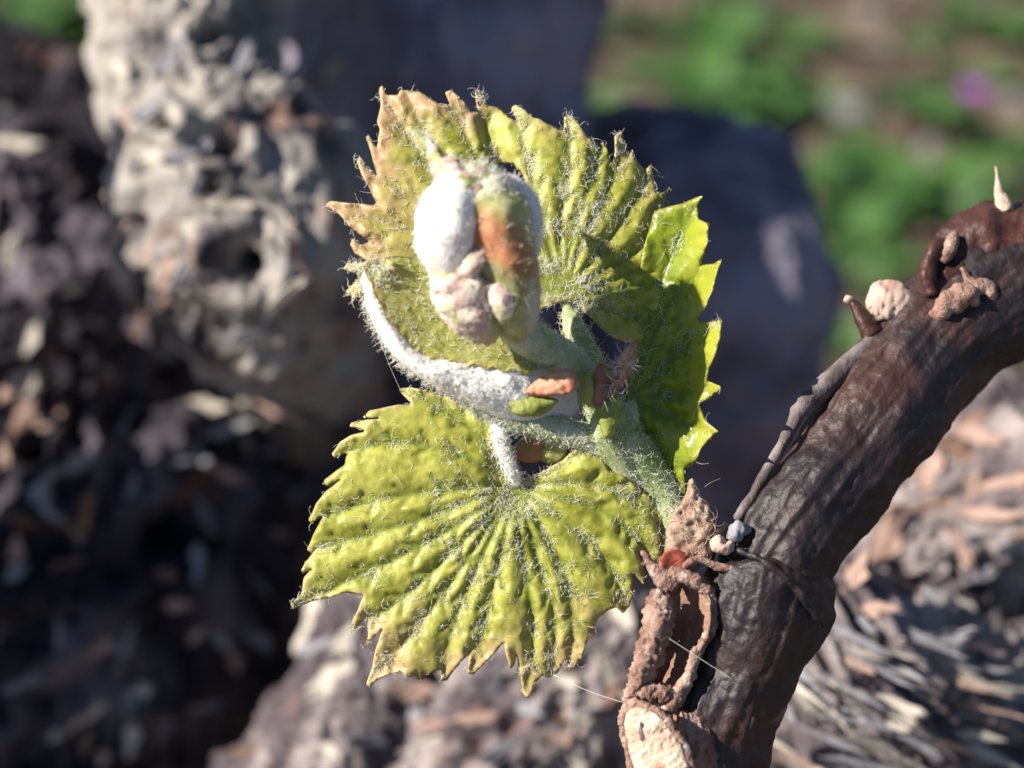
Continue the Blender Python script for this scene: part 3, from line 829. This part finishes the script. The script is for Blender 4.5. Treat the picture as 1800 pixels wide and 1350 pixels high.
D_OUT = [(870,753),(862,733),(800,700),(759,687),(720,681),(706,683),(703,687),(721,709),(700,711),(676,716),(650,722),(640,733),(664,736),(637,738),(620,743),(617,749),(639,758),(617,765),(598,777),(585,797),(590,803),(607,799),(605,816),(590,828),(573,842),(569,849),(576,854),(595,845),(573,863),(556,885),(544,912),(548,919),(566,909),(551,939),(541,965),(547,971),(553,966),(537,989),(531,1001),(533,1007),(543,1003),(534,1016),(530,1042),(513,1061),(517,1069),(549,1057),(581,1050),(607,1042),(637,1047),(629,1072),(620,1089),(618,1112),(632,1099),(644,1086),(647,1116),(640,1139),(651,1128),(671,1108),(659,1145),(654,1174),(645,1200),(650,1206),(666,1194),(688,1185),(705,1182),(715,1190),(727,1187),(739,1198),(747,1189),(759,1184),(774,1179),(776,1196),(786,1194),(798,1179),(815,1160),(823,1155),(823,1182),(832,1185),(852,1167),(871,1147),(884,1133),(891,1157),(898,1174),(904,1167),(908,1155),(915,1189),(919,1216),(926,1226),(932,1222),(943,1201),(953,1189),(965,1191),(980,1182),(996,1160),(999,1176),(1011,1169),(1024,1155),(1031,1133),(1041,1106),(1053,1086),(1068,1074),(1082,1069),(1095,1077),(1107,1064),(1113,1040),(1114,1011),(1124,1020),(1130,1024),(1133,1011),(1128,991),(1122,970),(1138,978),(1150,989),(1160,976),(1160,945),(1155,920),(1165,915),(1188,909),(1178,897),(1153,885),(1136,868),(1119,854),(1095,836),(1073,828),(1058,800),(1040,785),(1021,783),(1007,793),(987,810),(965,822),(943,834),(918,840),(900,836),(890,812)]
D_V = [[(915,950),(937,1100),(927,1215)],[(800,925),(660,1000),(522,1060)],[(820,985),(735,1100),(652,1195)],[(780,862),(660,880),(550,914)],[(805,800),(700,778),(592,796)],[(850,775),(785,722),(712,688)],[(872,1010),(852,1090),(830,1178)],[(845,985),(800,1090),(780,1185)],[(985,990),(1005,1080),(1003,1165)],[(1035,950),(1080,1010),(1096,1068)],[(1055,895),(1110,935),(1150,982)],[(1040,850),(1110,875),(1180,905)],[(790,895),(670,935),(545,965)],[(805,960),(710,1050),(622,1105)],[(985,820),(1020,795)],[(950,1000),(975,1090),(970,1180)]]
def D_plane(x, y):
    u = (x - 860) / 330; v = (y - 930) / 300
    z = 26 - 34 * np.clip(u, 0, 2) ** 2 - 16 * np.clip(-u, 0, 2) ** 2 - 12 * v ** 2 + 10 * v
    return z - 26 * np.exp(-((x - 908) ** 2 + (y - 850) ** 2) / 60 ** 2) + 14 * np.exp(-((x - 905) ** 2 / 30 ** 2 + (y - 935) ** 2 / 32 ** 2)) + 9 * np.exp(-((x - 838) ** 2 + (y - 905) ** 2) / 22 ** 2)
def D_blush(x, y, ed):
    return .55 * smooth01((y - 1040) / 140) * np.exp(-ed / 28) + .12 * smooth01((y - 1000) / 150)
leafD = vine_leaf(D_OUT, (908, 852), D_V, D_plane, M['leaf'], 2500, blush_lit=D_blush, label='broad lower leaf with pleated veins', jz=1.0)

A_OUT = [(700,500),(650,462),(625,447),(617,431),(621,421),(634,429),(646,424),(626,408),(613,397),(604,385),(590,372),(574,361),(582,354),(618,357),(660,359),(649,330),(636,308),(627,282),(633,278),(649,297),(660,304),(653,272),(644,243),(649,240),(662,256),(667,228),(663,214),(669,186),(667,157),(672,153),(681,166),(698,166),(704,159),(716,159),(738,161),(756,172),(773,181),(789,183),(784,164),(793,160),(807,170),(818,181),(829,194),(837,192),(836,161),(841,157),(851,170),(858,183),(878,190),(893,203),(908,213),(900,191),(907,186),(924,194),(938,206),(951,210),(967,219),(990,228),(993,204),(1002,202),(1016,214),(1031,237),(1042,246),(1053,263),(1058,250),(1067,259),(1074,283),(1080,270),(1081,240),(1091,232),(1098,250),(1104,270),(1111,264),(1120,283),(1134,298),(1144,289),(1149,310),(1153,334),(1164,338),(1176,330),(1171,346),(1166,372),(1178,400),(1170,420),(1186,438),(1172,458),(1176,480),(1188,500),(1174,515),(1186,535),(1176,552),(1186,580),(1167,594),(1151,599),(1129,601),(1100,603),(1078,594),(1060,581),(1042,563),(1024,546),(1004,530),(985,532),(950,545),(880,560),(790,545)]
A_V = [[(850,455),(710,400),(578,358)],[(850,430),(730,350),(630,282)],[(870,400),(755,290),(670,160)],[(885,400),(780,300),(715,165)],[(905,400),(840,285),(790,168)],[(915,390),(868,290),(839,162)],[(955,390),(930,290),(904,190)],[(985,400),(1000,300),(999,206)],[(1005,420),(1035,330),(1058,254)],[(1030,410),(1080,310),(1091,236)],[(1055,440),(1120,350),(1144,292)],[(1070,470),(1130,430),(1174,336)],[(1060,515),(1130,500),(1184,500)],[(1060,540),(1130,565),(1182,578)],[(850,480),(740,450),(622,425)],[(1060,500),(1130,470),(1184,440)]]
def A_plane(x, y):
    up = 522 - y
    z = -34 - .16 * np.clip(up, -100, 400) - .34 * np.clip(x - 1030, 0, 300) - .06 * np.clip(960 - x, 0, 500)
    # the blade is folded along the lobe sinus between its two halves
    fx = 905 - .12 * up
    z = z - 26 * np.exp(-((x - fx) / 26) ** 2) * smooth01(up / 120)
    return z
def A_blush(x, y, ed):
    return (.75 * np.exp(-ed / 34) + .2 * np.exp(-ed / 90)) * smooth01((900 - x) / 90) + .25 * np.exp(-ed / 12)
leafA = vine_leaf(A_OUT, (990, 522), A_V, A_plane, M['leaf'], 3000, blush_lit=A_blush, label='large upper leaf behind the woolly tip', jz=4.0,
    holes=[[(868, 296), (884, 288), (902, 290), (920, 312), (930, 345), (925, 372), (900, 362), (878, 330)]], hair_bias=lambda x, y: 1 + 2.2 * np.exp(-((x - 872 - (y - 250) * .2) / 18) ** 2) * (y < 310) + 1.2 * ((x > 860) & (x < 1060)))

C_OUT = [(1150,372),(1176,363),(1200,357),(1220,348),(1233,346),(1227,363),(1229,383),(1240,390),(1246,394),(1244,428),(1233,463),(1253,463),(1267,457),(1262,479),(1253,512),(1242,539),(1228,561),(1249,566),(1267,563),(1267,588),(1258,623),(1247,650),(1245,668),(1264,679),(1264,686),(1247,701),(1231,711),(1241,739),(1261,758),(1251,768),(1234,788),(1224,812),(1205,827),(1207,849),(1205,871),(1183,880),(1178,861),(1175,849),(1153,836),(1141,807),(1124,778),(1104,729),(1100,690),(1110,640),(1122,600),(1118,520),(1130,440)]
C_V = [[(1160,650),(1210,600),(1265,565)],[(1165,690),(1215,690),(1262,682)],[(1160,720),(1210,745),(1258,762)],[(1140,610),(1190,520),(1264,460)],[(1140,570),(1180,450),(1230,350)],[(1135,760),(1165,820),(1185,875)]]
def C_plane(x, y):
    t = x - 1105
    z = -26 - .55 * t + .0064 * np.clip(t, 0, 300) ** 2 - .05 * np.abs(y - 690)
    return z - 30 * smooth01((620 - y) / 120)
leafC = vine_leaf(C_OUT, (1106, 700), C_V, C_plane, M['leaf_dark'], 170, amp=6, label='glossy darker leaf behind the stem', jz=8.0, hlen=(14, 36), rad=.5, blush_lit=lambda x, y, ed: smooth01((x - 1195) / 45) * .8)  # sunlit right side painted in as a lighter yellow green

# --- cupped half open leaf in front: white felted outside, green inside
def lerp_curve(c, n): return catmull(np.array(c, float), n)
nt_, ns_ = 190, 22
L0 = lerp_curve([(634,500,66),(652,560,66),(688,620,66),(745,668,62),(808,703,54),(880,736,42),(960,752,26),(1040,772,6)], nt_)
L1 = lerp_curve([(640,468,80),(668,527,92),(694,572,96),(722,606,97),(756,628,96),(800,634,92),(870,644,84),(940,650,70),(1000,633,52)], nt_)
L2 = lerp_curve([(652,458,78),(700,450,70),(745,462,66),(780,495,66),(850,545,64),(900,578,58),(955,604,46),(992,622,36)], nt_)
tt = np.linspace(0, 1, nt_)
saw = np.abs(((tt * 13.5 + .25 * np.sin(tt * 17)) % 1.0)); saw = np.where(saw < .7, saw / .7, (1 - saw) / .3)
amp_t = 15 * np.sin(np.pi * np.clip(tt * 1.05, 0, 1)) ** .4 * (.6 + .4 * np.sin(tt * 31) ** 2)
offd = np.stack([-.55 * (1 - tt), .6 + .4 * tt, 0 * tt], 1)
L1t = L1 + np.stack([0 * tt, 0 * tt, 6 + 0 * tt], 1)
tooth = offd * (saw * amp_t)[:, None]
def loft(A, B, bulge, n=ns_, nseed=0, namp=3.0):
    ss = np.linspace(0, 1, n)
    pos = A[:, None, :] * (1 - ss)[None, :, None] + B[:, None, :] * ss[None, :, None]
    pos = pos + bulge[None, None, :] * (np.sin(np.pi * ss) ** .8)[None, :, None] * np.sin(np.pi * np.clip(tt, .03, .97)) [:, None, None] ** .5
    fl_ = pos.reshape(-1, 3)
    fl_[:, 2] += fbm(fl_ * .03, 3, nseed) * namp
    return pos
def loft_obj(name, pos, mat, parent, th, mask=None, label=None):
    a, b = pos.shape[:2]
    V1 = pos.reshape(-1, 3)
    V2 = V1.copy(); V2[:, 2] -= th
    i = np.arange(a - 1)[:, None]; j = np.arange(b - 1)[None, :]
    q = np.stack([i * b + j, (i + 1) * b + j, (i + 1) * b + j + 1, i * b + j + 1], 2).reshape(-1, 4)
    m_ = a * b
    lp = [k * b for k in range(a)] + [(a - 1) * b + k for k in range(1, b)] + [k * b + b - 1 for k in range(a - 2, -1, -1)] + list(range(b - 2, 0, -1))
    lp = np.array(lp); lq = np.roll(lp, -1)
    rim = np.stack([lp, lq, lq + m_, lp + m_], 1)
    V = np.vstack([V1, V2])
    o = add_mesh(name, P(V[:, 0], V[:, 1], V[:, 2]), np.vstack([q, q[:, ::-1] + m_, rim]), mat, parent, mask=mask(V) if mask else None, label=label)
    su = Surf(); su.o = o; su.v = V1; su.f = np.vstack([q[:, :3], q[:, [0, 2, 3]]])
    return su
innerM = lambda V: np.stack([np.clip(1.0 - np.tile(np.ones((nt_, 1)) * np.linspace(0, 1, 34)[None, :] * 9, (2, 1)).ravel(), 0, 1) * .7,
                             np.zeros(len(V)), .45 * np.clip(.5 + fbm(V * .02, 2, 3), 0, 1) * np.exp(-((V[:, 0] - 660) / 45) ** 2)], 1)
in_pos = loft(L1t, L2, np.array([0, 4, -12.]), n=34, nseed=2)
in_pos = in_pos + tooth[:, None, :] * np.clip(1 - np.linspace(0, 1, 34) / .14, 0, 1)[None, :, None]
inner = loft_obj('leaf', in_pos, M['leaf_pale'], shoot, 4, mask=innerM, label='cupped half open leaf, green inside')
_snk = smooth01((tt - .78) / .22)[:, None] * np.array([[0, 0, -34.]])
outer = loft_obj('felted_underside', loft(L0 + _snk, L1 + np.array([0, 0, -2.]) + _snk, np.array([-5, 3, 34.]), nseed=5, namp=5), M['felt'], inner.o, 6)
b, nn = sample_surf(outer, 700); hairs('felt_hair', b, nn, inner.o, M['hair'], length=(7, 15), rad=.6, lift=.3, curl=.9, K=5, felt=1.5)
k = rng.integers(0, nt_, 420); kb = L0[k] + rng.normal(0, 2, (420, 3)); kn = np.tile([-.55, .75, .3], (420, 1))
hairs('felt_hair', kb, kn / np.linalg.norm(kn, axis=1, keepdims=True), inner.o, M['hair'], length=(10, 24), rad=.6, lift=1.1, curl=.6)
b, nn = sample_surf(inner, 260); hairs('leaf_hair', b, nn, inner.o, M['hair'], length=(10, 22), rad=.6)
tipm = lambda x, y, ed: np.stack([np.exp(-ed / 5) * .7, 0 * x, .3 * np.exp(-ed / 30)], 1)
tipE = sheet('leaf_tip', [(668,448),(640,460),(620,463),(606,467),(604,474),(624,479),(634,488),(622,498),(610,510),(612,518),(624,526),(634,514),(646,520),(668,527),(694,500),(696,462)],
             lambda x, y, ed: 74 + .5 * (x - 650) * .4 + 8 * np.sin(x * .12) * np.sin(y * .1), 4, 7, M['leaf_pale'], inner.o, mask=tipm)
b, nn = sample_surf(tipE, 260); hairs('felt_hair', b, nn, inner.o, M['hair'], length=(10, 26), rad=.75)

# --- stem and leaf stalks
stem = blob('stem', [(1200, 990, -30, 44), (1192, 930, -34, 38), (1160, 865, -38, 38), (1110, 800, -30, 42), (1070, 745, -14, 40), (1048, 690, -6, 36), (1028, 630, -12, 29), (1010, 578, -24, 20), (999, 548, -38, 11), (990, 522, -52, 4)], M['stem'], shoot, 60, 28, noise=.05, seed=4)
blob_hair('stem_hair', stem, 1300, stem.o, M['hair'], length=(8, 24), rad=.5, curl=.8)
bst = blob('stem', [(1030, 660, 0, 30), (990, 630, 20, 34), (945, 605, 60, 34), (905, 575, 96, 32), (884, 545, 125, 28)], M['felt_green'], shoot, 30, 24, noise=.08, seed=5)
blob_hair('stem_hair', bst, 500, bst.o, M['hair'], length=(8, 18), rad=.55, curl=.9)
pE = blob('petiole', [(830, 708, 26, 16), (890, 735, 24, 22), (960, 750, 18, 24), (1030, 768, 8, 26), (1085, 795, -10, 26)], M['felt_green'], shoot, 30, 20, noise=.06, seed=6)
blob_hair('petiole_hair', pE, 700, pE.o, M['hair'], length=(8, 18), rad=.7, curl=.9)
pD = blob('petiole', [(874, 735, 22, 15), (880, 770, 26, 15), (890, 805, 20, 13), (904, 838, 8, 11), (910, 852, -4, 5)], M['felt'], shoot, 24, 18, noise=.06, seed=7)
blob_hair('petiole_hair', pD, 300, pD.o, M['hair'], length=(8, 20), rad=.7, curl=.9)
pC = blob('petiole', [(1118, 850, -40, 20), (1102, 800, -30, 30), (1098, 750, -30, 26), (1108, 700, -44, 16)], M['felt_green'], shoot, 24, 18, noise=.08, seed=8)
blob_hair('petiole_hair', pC, 220, pC.o, M['hair'], length=(8, 20), rad=.55)
pG = blob('stem', [(1120, 860, -20, 20), (1085, 805, 0, 26), (1062, 770, 8, 28), (1062, 730, 12, 24), (1068, 700, 10, 12)], M['stem'], shoot, 24, 20, noise=.06, seed=9)
blob_hair('stem_hair', pG, 260, pG.o, M['hair'], length=(8, 20), rad=.5)

# --- stipules and small scales
def scale_sheet(name, outl, z0, mat, parent, gx=0., gy=0., dome=8., thick=5, nseed=1, label=None, sp=4.0, rough=2.5):
    c = np.mean(np.array(outl, float), 0)
    outl = resample(chaikin(outl, 1), 6); outl = outl + rng.normal(0, .7, outl.shape)
    return sheet(name, outl, lambda x, y, ed: z0 + gx * (x - c[0]) + gy * (y - c[1]) + dome * (1 - np.exp(-ed / 14)) + fbm(np.stack([x * .05, y * .05, 0 * x + nseed], 1), 3, nseed) * rough + fbm(np.stack([x * .09, y * .13, 0 * x + nseed + 5], 1), 3, nseed + 2) * rough * .45, sp, thick, mat, parent, label=label)
s1 = scale_sheet('stipule', [(918,692),(937,671),(961,657),(985,650),(1002,650),(1012,660),(1013,678),(1003,693),(971,697),(940,695)], 90, M['stipule'], shoot, dome=5, rough=6, gx=.15, label='orange red stipule')
scale_sheet('bud_scale', [(884,706),(905,699),(945,695),(984,700),(976,718),(945,734),(908,732)], 74, M['scale_green'], shoot, dome=12)
s2 = scale_sheet('stipule', [(1042,717),(1046,681),(1044,652),(1056,637),(1069,643),(1076,663),(1070,695),(1056,712)], 56, M['stipule_brown'], shoot, dome=6, gx=-.5)
s3 = scale_sheet('stipule', [(1050,716),(1072,676),(1084,636),(1100,610),(1121,594),(1119,620),(1113,650),(1096,678),(1073,699)], 60, M['stipule_brown'], shoot, dome=7, gx=.4, label='brown purple stipule')
b, nn = sample_surf(s3, 60); hairs('stipule_hair', b, nn, s3.o, M['hair'], length=(20, 44), rad=.5, curl=.3)
blob('leaf_bud', [(1042, 712, 44, 10), (1036, 690, 50, 14), (1033, 670, 52, 11), (1038, 660, 54, 7), (1046, 661, 54, 3)], M['scale_green'], shoot, 18, 14, noise=.05)
scale_sheet('bud_scale', [(1046,708),(1070,700),(1092,690),(1092,722),(1082,760),(1064,776),(1052,745)], 40, M['scale_green'], shoot, dome=9)
scale_sheet('bud_scale', [(896,792),(914,770),(938,757),(962,756),(966,790),(948,814),(915,812)], -14, M['orange'], shoot, dome=8)
scale_sheet('bud_scale', [(948,806),(956,770),(978,757),(1004,776),(992,812),(966,820)], -10, M['leaf_pale'], shoot, dome=8)
# base scales round the shoot where it leaves the cane
s4 = scale_sheet('bud_scale', [(1170,930),(1182,904),(1196,884),(1206,862),(1214,838),(1224,848),(1234,872),(1248,890),(1254,910),(1262,930),(1256,955),(1240,985),(1222,1006),(1186,1008),(1166,985),(1170,945)], 14, M['base_scale'], shoot, dome=13, gx=.05, rough=12, label='woolly brown bud scale')
b, nn = sample_surf(s4, 80); hairs('scale_hair', b, nn, s4.o, M['hair_brown'], length=(20, 46), rad=.6, curl=.4, lift=.7)
scale_sheet('bud_scale', [(1156,992),(1164,974),(1178,966),(1200,968),(1222,980),(1232,998),(1214,1010),(1192,1022),(1166,1018)], 34, M['red_scale'], shoot, dome=0, rough=5, gx=-.3, thick=4)
scale_sheet('bud_scale', [(1122,966),(1136,968),(1150,986),(1172,1000),(1200,1006),(1196,1030),(1180,1046),(1156,1036),(1140,1010),(1134,990)], 40, M['peel'], shoot, dome=7)

# --- the woolly growing tip: folded leaflets
tip = empty('growing_tip', np.zeros(3)); tip.parent = shoot; tip.matrix_world = Matrix.Identity(4); tip.location = np.array(P(860, 560, 120)) - np.array(shoot.location)
tip['label'] = 'woolly folded tip with white and orange leaflets'
def tipblob(name, path, mat, nh, hl=(8, 18), rad=.6, seed=0, noise=.1, nscale=.03, dens=None, label=None, nu=34, nv=30):
    path = [(a, b_, c + 36, d) for a, b_, c, d in path]
    s_ = blob(name, path, mat, tip, nu, nv, noise=noise, nscale=nscale, seed=seed, label=label)
    if nh: blob_hair('wool', s_, nh, s_.o, M['hair'], length=hl, rad=rad, curl=.8, dens=dens)
    return s_
tipblob('leaflet', [(772, 486, 130, 12), (780, 458, 140, 44), (786, 415, 144, 58), (796, 370, 140, 58), (814, 332, 128, 48), (830, 304, 118, 16)], M['felt'], 500, seed=1, noise=.12, label='white felted leaflet')
def tip_mask(V):
    w = fbm(V * .028, 3, 7); w2 = fbm(V * .07, 2, 8)
    x = V[:, 0] + 16 * w; y = V[:, 1] + 16 * w2
    o_ = np.exp(-np.clip(((x - 876) / 80) ** 2 + ((y - 425 - .6 * (x - 876)) / 50) ** 2, 0, 40) ** 2)
    wt = np.clip(smooth01((352 - y) / 40) * .75 + smooth01((x - 926) / 10) * .7 + .25 * (w2 > .25), 0, .9)
    pk = np.exp(-(((x - 872) / 34) ** 2 + ((y - 455) / 60) ** 2))
    return np.stack([o_, np.clip(pk, 0, 1), wt * (1 - o_)], 1)
tl = blob('leaflet', [(a, b_, c + 36, d) for a, b_, c, d in [(905, 598, 84, 16), (908, 555, 100, 38), (898, 490, 122, 50), (882, 430, 132, 58), (868, 370, 130, 58), (850, 325, 120, 44), (838, 296, 118, 16)]], M['tip_leaflet'], tip, 70, 60, noise=.14, nscale=.022, seed=2, mask=tip_mask, label='green folded leaflet with an orange brown patch')
blob_hair('wool', tl, 520, tl.o, M['hair'], length=(8, 20), rad=.5, curl=.8, dens=lambda m: .25 + 1.6 * smooth01((370 - m[:, 1]) / 50) + 1.2 * smooth01((m[:, 0] - 918) / 20))
tipblob('leaflet', [(938, 450, 80, 8), (938, 410, 90, 16), (928, 360, 98, 20), (905, 325, 104, 16), (890, 308, 104, 6)], M['felt'], 220, seed=3)
tipblob('leaflet', [(752, 244, 104, 3), (762, 262, 112, 12), (778, 290, 124, 22), (800, 320, 134, 34), (820, 345, 140, 40), (836, 372, 142, 24)], M['crown'], 420, seed=4, noise=.4, nscale=.06, label='pink pointed leaflet')
tipblob('leaflet', [(842, 278, 120, 3), (850, 292, 122, 11), (862, 312, 122, 18), (874, 345, 122, 22), (880, 380, 120, 12)], M['scale_green'], 220, seed=5, noise=.12)
tipblob('leaflet', [(744, 334, 140, 3), (750, 345, 142, 8), (760, 358, 146, 11), (776, 372, 150, 8)], M['scale_green'], 40, seed=6)
tipblob('leaflet', [(726, 228, 88, 2), (738, 240, 92, 7), (752, 258, 98, 10), (768, 285, 104, 8)], M['scale_green'], 120, seed=16)
tipblob('leaflet', [(800, 300, 128, 5), (826, 306, 134, 20), (856, 322, 138, 24), (884, 338, 134, 18), (905, 352, 126, 6)], M['crown'], 420, seed=7, noise=.35, nscale=.07)
tipblob('flower_bud', [(758, 462, 132, 10), (784, 486, 138, 38), (812, 515, 132, 50), (838, 556, 110, 44), (866, 596, 76, 16)], M['pink'], 260, hl=(8, 20), seed=8, noise=.26, nscale=.05, label='pink downy flower bud')
tipblob('flower_bud', [(858, 500, 150, 8), (872, 512, 154, 20), (882, 530, 152, 24), (884, 552, 142, 16), (880, 568, 130, 5)], M['pink'], 120, seed=9, noise=.15, nscale=.06)
tipblob('leaflet', [(850, 440, 168, 6), (836, 455, 172, 16), (824, 470, 172, 18), (806, 478, 168, 8)], M['pink'], 60, seed=12, noise=.15)

# ------------------------------------------------------------------ the cane
cane = empty('vine_cane', P(1270, 1250, -40), 'dark reddish brown vine cane bent at a node, with a cut stub', 'cane')
def cane_seg(name, path, mat, nu, nv, lump, fib, seed, label=None):
    return blob(name, path, mat, cane, nu, nv, noise=lump, nscale=.012, seed=seed, fib=fib, label=label, fine=1.3)
lower = cane_seg('internode', [(1200, 1520, -60, 90), (1232, 1400, -55, 92), (1264, 1270, -50, 95), (1314, 1150, -45, 103), (1344, 1070, -40, 116), (1354, 1012, -40, 110), (1356, 985, -42, 78)], M['cane'], 200, 170, .14, .05, 3)
upper = cane_seg('internode', [(1340, 1040, -52, 66), (1354, 1005, -52, 98), (1388, 955, -55, 102), (1452, 872, -75, 98), (1526, 770, -120, 104), (1596, 672, -170, 108), (1680, 575, -215, 114), (1770, 510, -250, 118), (1880, 460, -280, 120), (2050, 420, -320, 120)], M['cane'], 240, 170, .15, .06, 5)
blob('node', [(1628, 545, -200, 36), (1672, 492, -215, 68), (1740, 450, -235, 80), (1830, 425, -255, 78), (1930, 425, -270, 40)], M['cane_red'], cane, 70, 60, noise=.3, nscale=.018, seed=6, label='reddish swollen node', fine=5)
blob('bark_strip', [(1286, 925, -18, 8), (1318, 880, -20, 10), (1360, 808, -30, 11), (1394, 748, -44, 12), (1410, 716, -56, 19), (1446, 684, -84, 22), (1500, 632, -120, 17), (1545, 584, -150, 9)], M['cane_strip'], cane, 60, 16, noise=.15, nscale=.05, seed=7)
blob('bark_strip', [(1296, 968, 40, 4), (1340, 985, 62, 7), (1390, 1025, 62, 8), (1430, 1075, 45, 7), (1448, 1100, 20, 4)], M['cane'], cane, 40, 10, noise=.9, nscale=.06, seed=9)
blob('bark_strip', [(1312, 1290, 30, 3), (1322, 1260, 32, 6), (1332, 1235, 30, 5), (1334, 1220, 28, 2)], M['cane_strip'], cane, 20, 8, noise=.5, nscale=.06, seed=10)
blob('bud', [(1320, 930, 20, 3), (1300, 932, 28, 15), (1290, 940, 30, 16), (1280, 950, 26, 5)], M['wax'], cane, 28, 24, noise=.5, nscale=.06, seed=11)
blob('bud', [(1290, 968, 32, 3), (1276, 962, 38, 13), (1262, 957, 36, 15), (1250, 950, 28, 6)], M['white_bud'], cane, 28, 24, noise=.7, nscale=.08, seed=12)
blob('bud', [(1250, 985, 20, 4), (1252, 965, 22, 10), (1262, 942, 18, 11), (1276, 928, 12, 7), (1286, 920, 8, 3)], M['cane'], cane, 18, 14, noise=.3, nscale=.07, seed=13)
blob('bud', [(1600, 540, -165, 26), (1570, 532, -160, 34), (1545, 532, -158, 30), (1530, 534, -158, 16), (1522, 535, -158, 5)], M['white_bud'], cane, 40, 34, noise=.35, nscale=.03, seed=14, fine=5, label='pale pink bud')
blob('thorn', [(1535, 590, -150, 22), (1520, 565, -152, 16), (1508, 545, -154, 12), (1496, 530, -156, 5)], M['cane_red'], cane, 20, 14, noise=.2, nscale=.06, seed=15)
blob('thorn', [(1494, 534, -154, 3), (1492, 528, -155, 9), (1490, 524, -156, 8), (1488, 519, -156, 2)], M['white_bud'], cane, 12, 12, noise=.1)
blob('spike', [(1768, 372, -215, 16), (1762, 352, -217, 14), (1756, 338, -218, 8), (1753, 310, -218, 4), (1750, 292, -218, 1.5)], M['cut'], cane, 24, 12, noise=.2, nscale=.06, seed=16)
blob('bark_strip', [(1655, 460, -150, 10), (1668, 440, -152, 14), (1676, 420, -158, 12), (1680, 408, -162, 5)], M['peel'], cane, 18, 12, noise=.3, nscale=.06, seed=17)
blob('bark_strip', [(1640, 520, -130, 10), (1630, 480, -140, 16), (1642, 440, -150, 14), (1660, 425, -160, 6)], M['cane_red'], cane, 20, 12, noise=.5, nscale=.05, seed=18)
blob('bark_strip', [(1690, 470, -130, 5), (1710, 500, -128, 12), (1738, 505, -130, 14), (1744, 530, -134, 8), (1738, 545, -136, 3)], M['peel'], cane, 24, 12, noise=.5, nscale=.05, seed=19)
blob('bark_strip', [(1640, 560, -110, 12), (1665, 535, -112, 22), (1700, 520, -116, 22), (1720, 535, -122, 8)], M['peel'], cane, 24, 16, noise=.5, nscale=.05, seed=20)

# split shell of dry bark beside the shoot
shell = scale_sheet('bark_shell', [(1160,1020),(1180,1004),(1216,1008),(1250,1046),(1250,1110),(1226,1152),(1206,1196),(1160,1224),(1124,1214),(1138,1160),(1158,1100),(1158,1045)], 30, M['peel_in'], cane, gx=.35, dome=-44, thick=8, rough=3, label='hollow shell of split bark')
blob('shell_wall', [(1160, 1036, 40, 10), (1158, 1060, 46, 22), (1154, 1100, 50, 23), (1142, 1150, 50, 22), (1124, 1195, 46, 19), (1108, 1222, 36, 12), (1100, 1236, 30, 4)], M['peel'], shell.o, 90, 40, noise=.4, nscale=.05, seed=21, fine=9)
blob('shell_rim', [(1166, 1012, 34, 6), (1192, 1010, 40, 12), (1222, 1022, 42, 11), (1250, 1050, 36, 9), (1252, 1085, 34, 8), (1244, 1118, 36, 9), (1224, 1152, 40, 9), (1208, 1194, 44, 11), (1186, 1230, 44, 14), (1168, 1250, 40, 8)], M['peel'], shell.o, 120, 16, noise=.5, nscale=.06, seed=22, fine=6)
blob('shell_wall', [(1108, 1226, 34, 8), (1130, 1216, 44, 14), (1160, 1216, 46, 16), (1190, 1222, 44, 12)], M['peel'], shell.o, 60, 26, noise=.5, nscale=.06, seed=23, fine=7)
blob('shell_wall', [(1200, 1000, 34, 4), (1216, 988, 40, 8), (1232, 984, 38, 6), (1262, 996, 34, 7), (1290, 1000, 36, 4)], M['peel'], shell.o, 26, 12, noise=.5, nscale=.07, seed=24)
# pruning stub, cut face towards the sun
stub = blob('cut_stub', [(1225, 1330, -40, 88), (1195, 1325, -10, 86), (1172, 1322, 8, 82), (1160, 1320, 16, 78), (1156, 1318, 18, 40)], M['peel'], cane, 60, 80, noise=.12, nscale=.03, seed=25, fine=6, label='short pruned stub')
fo = [(1096,1276),(1098,1256),(1106,1244),(1124,1239),(1150,1250),(1172,1269),(1188,1291),(1203,1317),(1214,1350),(1216,1390),(1200,1420),(1165,1425),(1135,1400),(1115,1355),(1104,1313)]
face = scale_sheet('cut_face', fo, 92, M['cut'], stub.o, gx=.35, dome=4, rough=6, thick=20, label='pale cut face of the stub')
blob('bark_rim', [(*q, 84 + .35 * (q[0] - 1157), 9) for q in fo[::1] + fo[:1]], M['peel'], stub.o, 150, 14, noise=.5, nscale=.06, seed=26, fine=6)
blob('pith', [(1126, 1268, 92, 3), (1130, 1280, 94, 8), (1131, 1294, 94, 8), (1130, 1304, 94, 3)], M['pith'], stub.o, 16, 12, noise=.4, nscale=.1, seed=27)

# ------------------------------------------------------------------ spider silk
def silk(a, b, label, r=.55, sag=4):
    a = np.array(a, float); b = np.array(b, float); m_ = (a + b) / 2 + [0, sag, 0]
    cen, rad, T, dirs, th, s = tube_grid(np.array([(*a, r), (*m_, r), (*b, r)]), 16, 5)
    V = np.vstack([(cen[:, None, :] + dirs * rad[:, None, None]).reshape(-1, 3), cen[:1], cen[-1:]])
    tagobj(add_mesh('spider_thread', P(V[:, 0], V[:, 1], V[:, 2]), list(grid_faces(16, 5)), M['silk']), label, 'thread')
silk((972, 1186, 20), (1098, 1236, 34), 'fine spider thread from the lower leaf to the split bark shell')
silk((1160, 1112, 70), (1290, 1196, 52), 'fine spider thread stretched across the hollow bark shell', sag=0)
silk((664, 588, 56), (706, 690, 14), 'fine spider thread from the cupped leaf down to the lower leaf', r=.4)
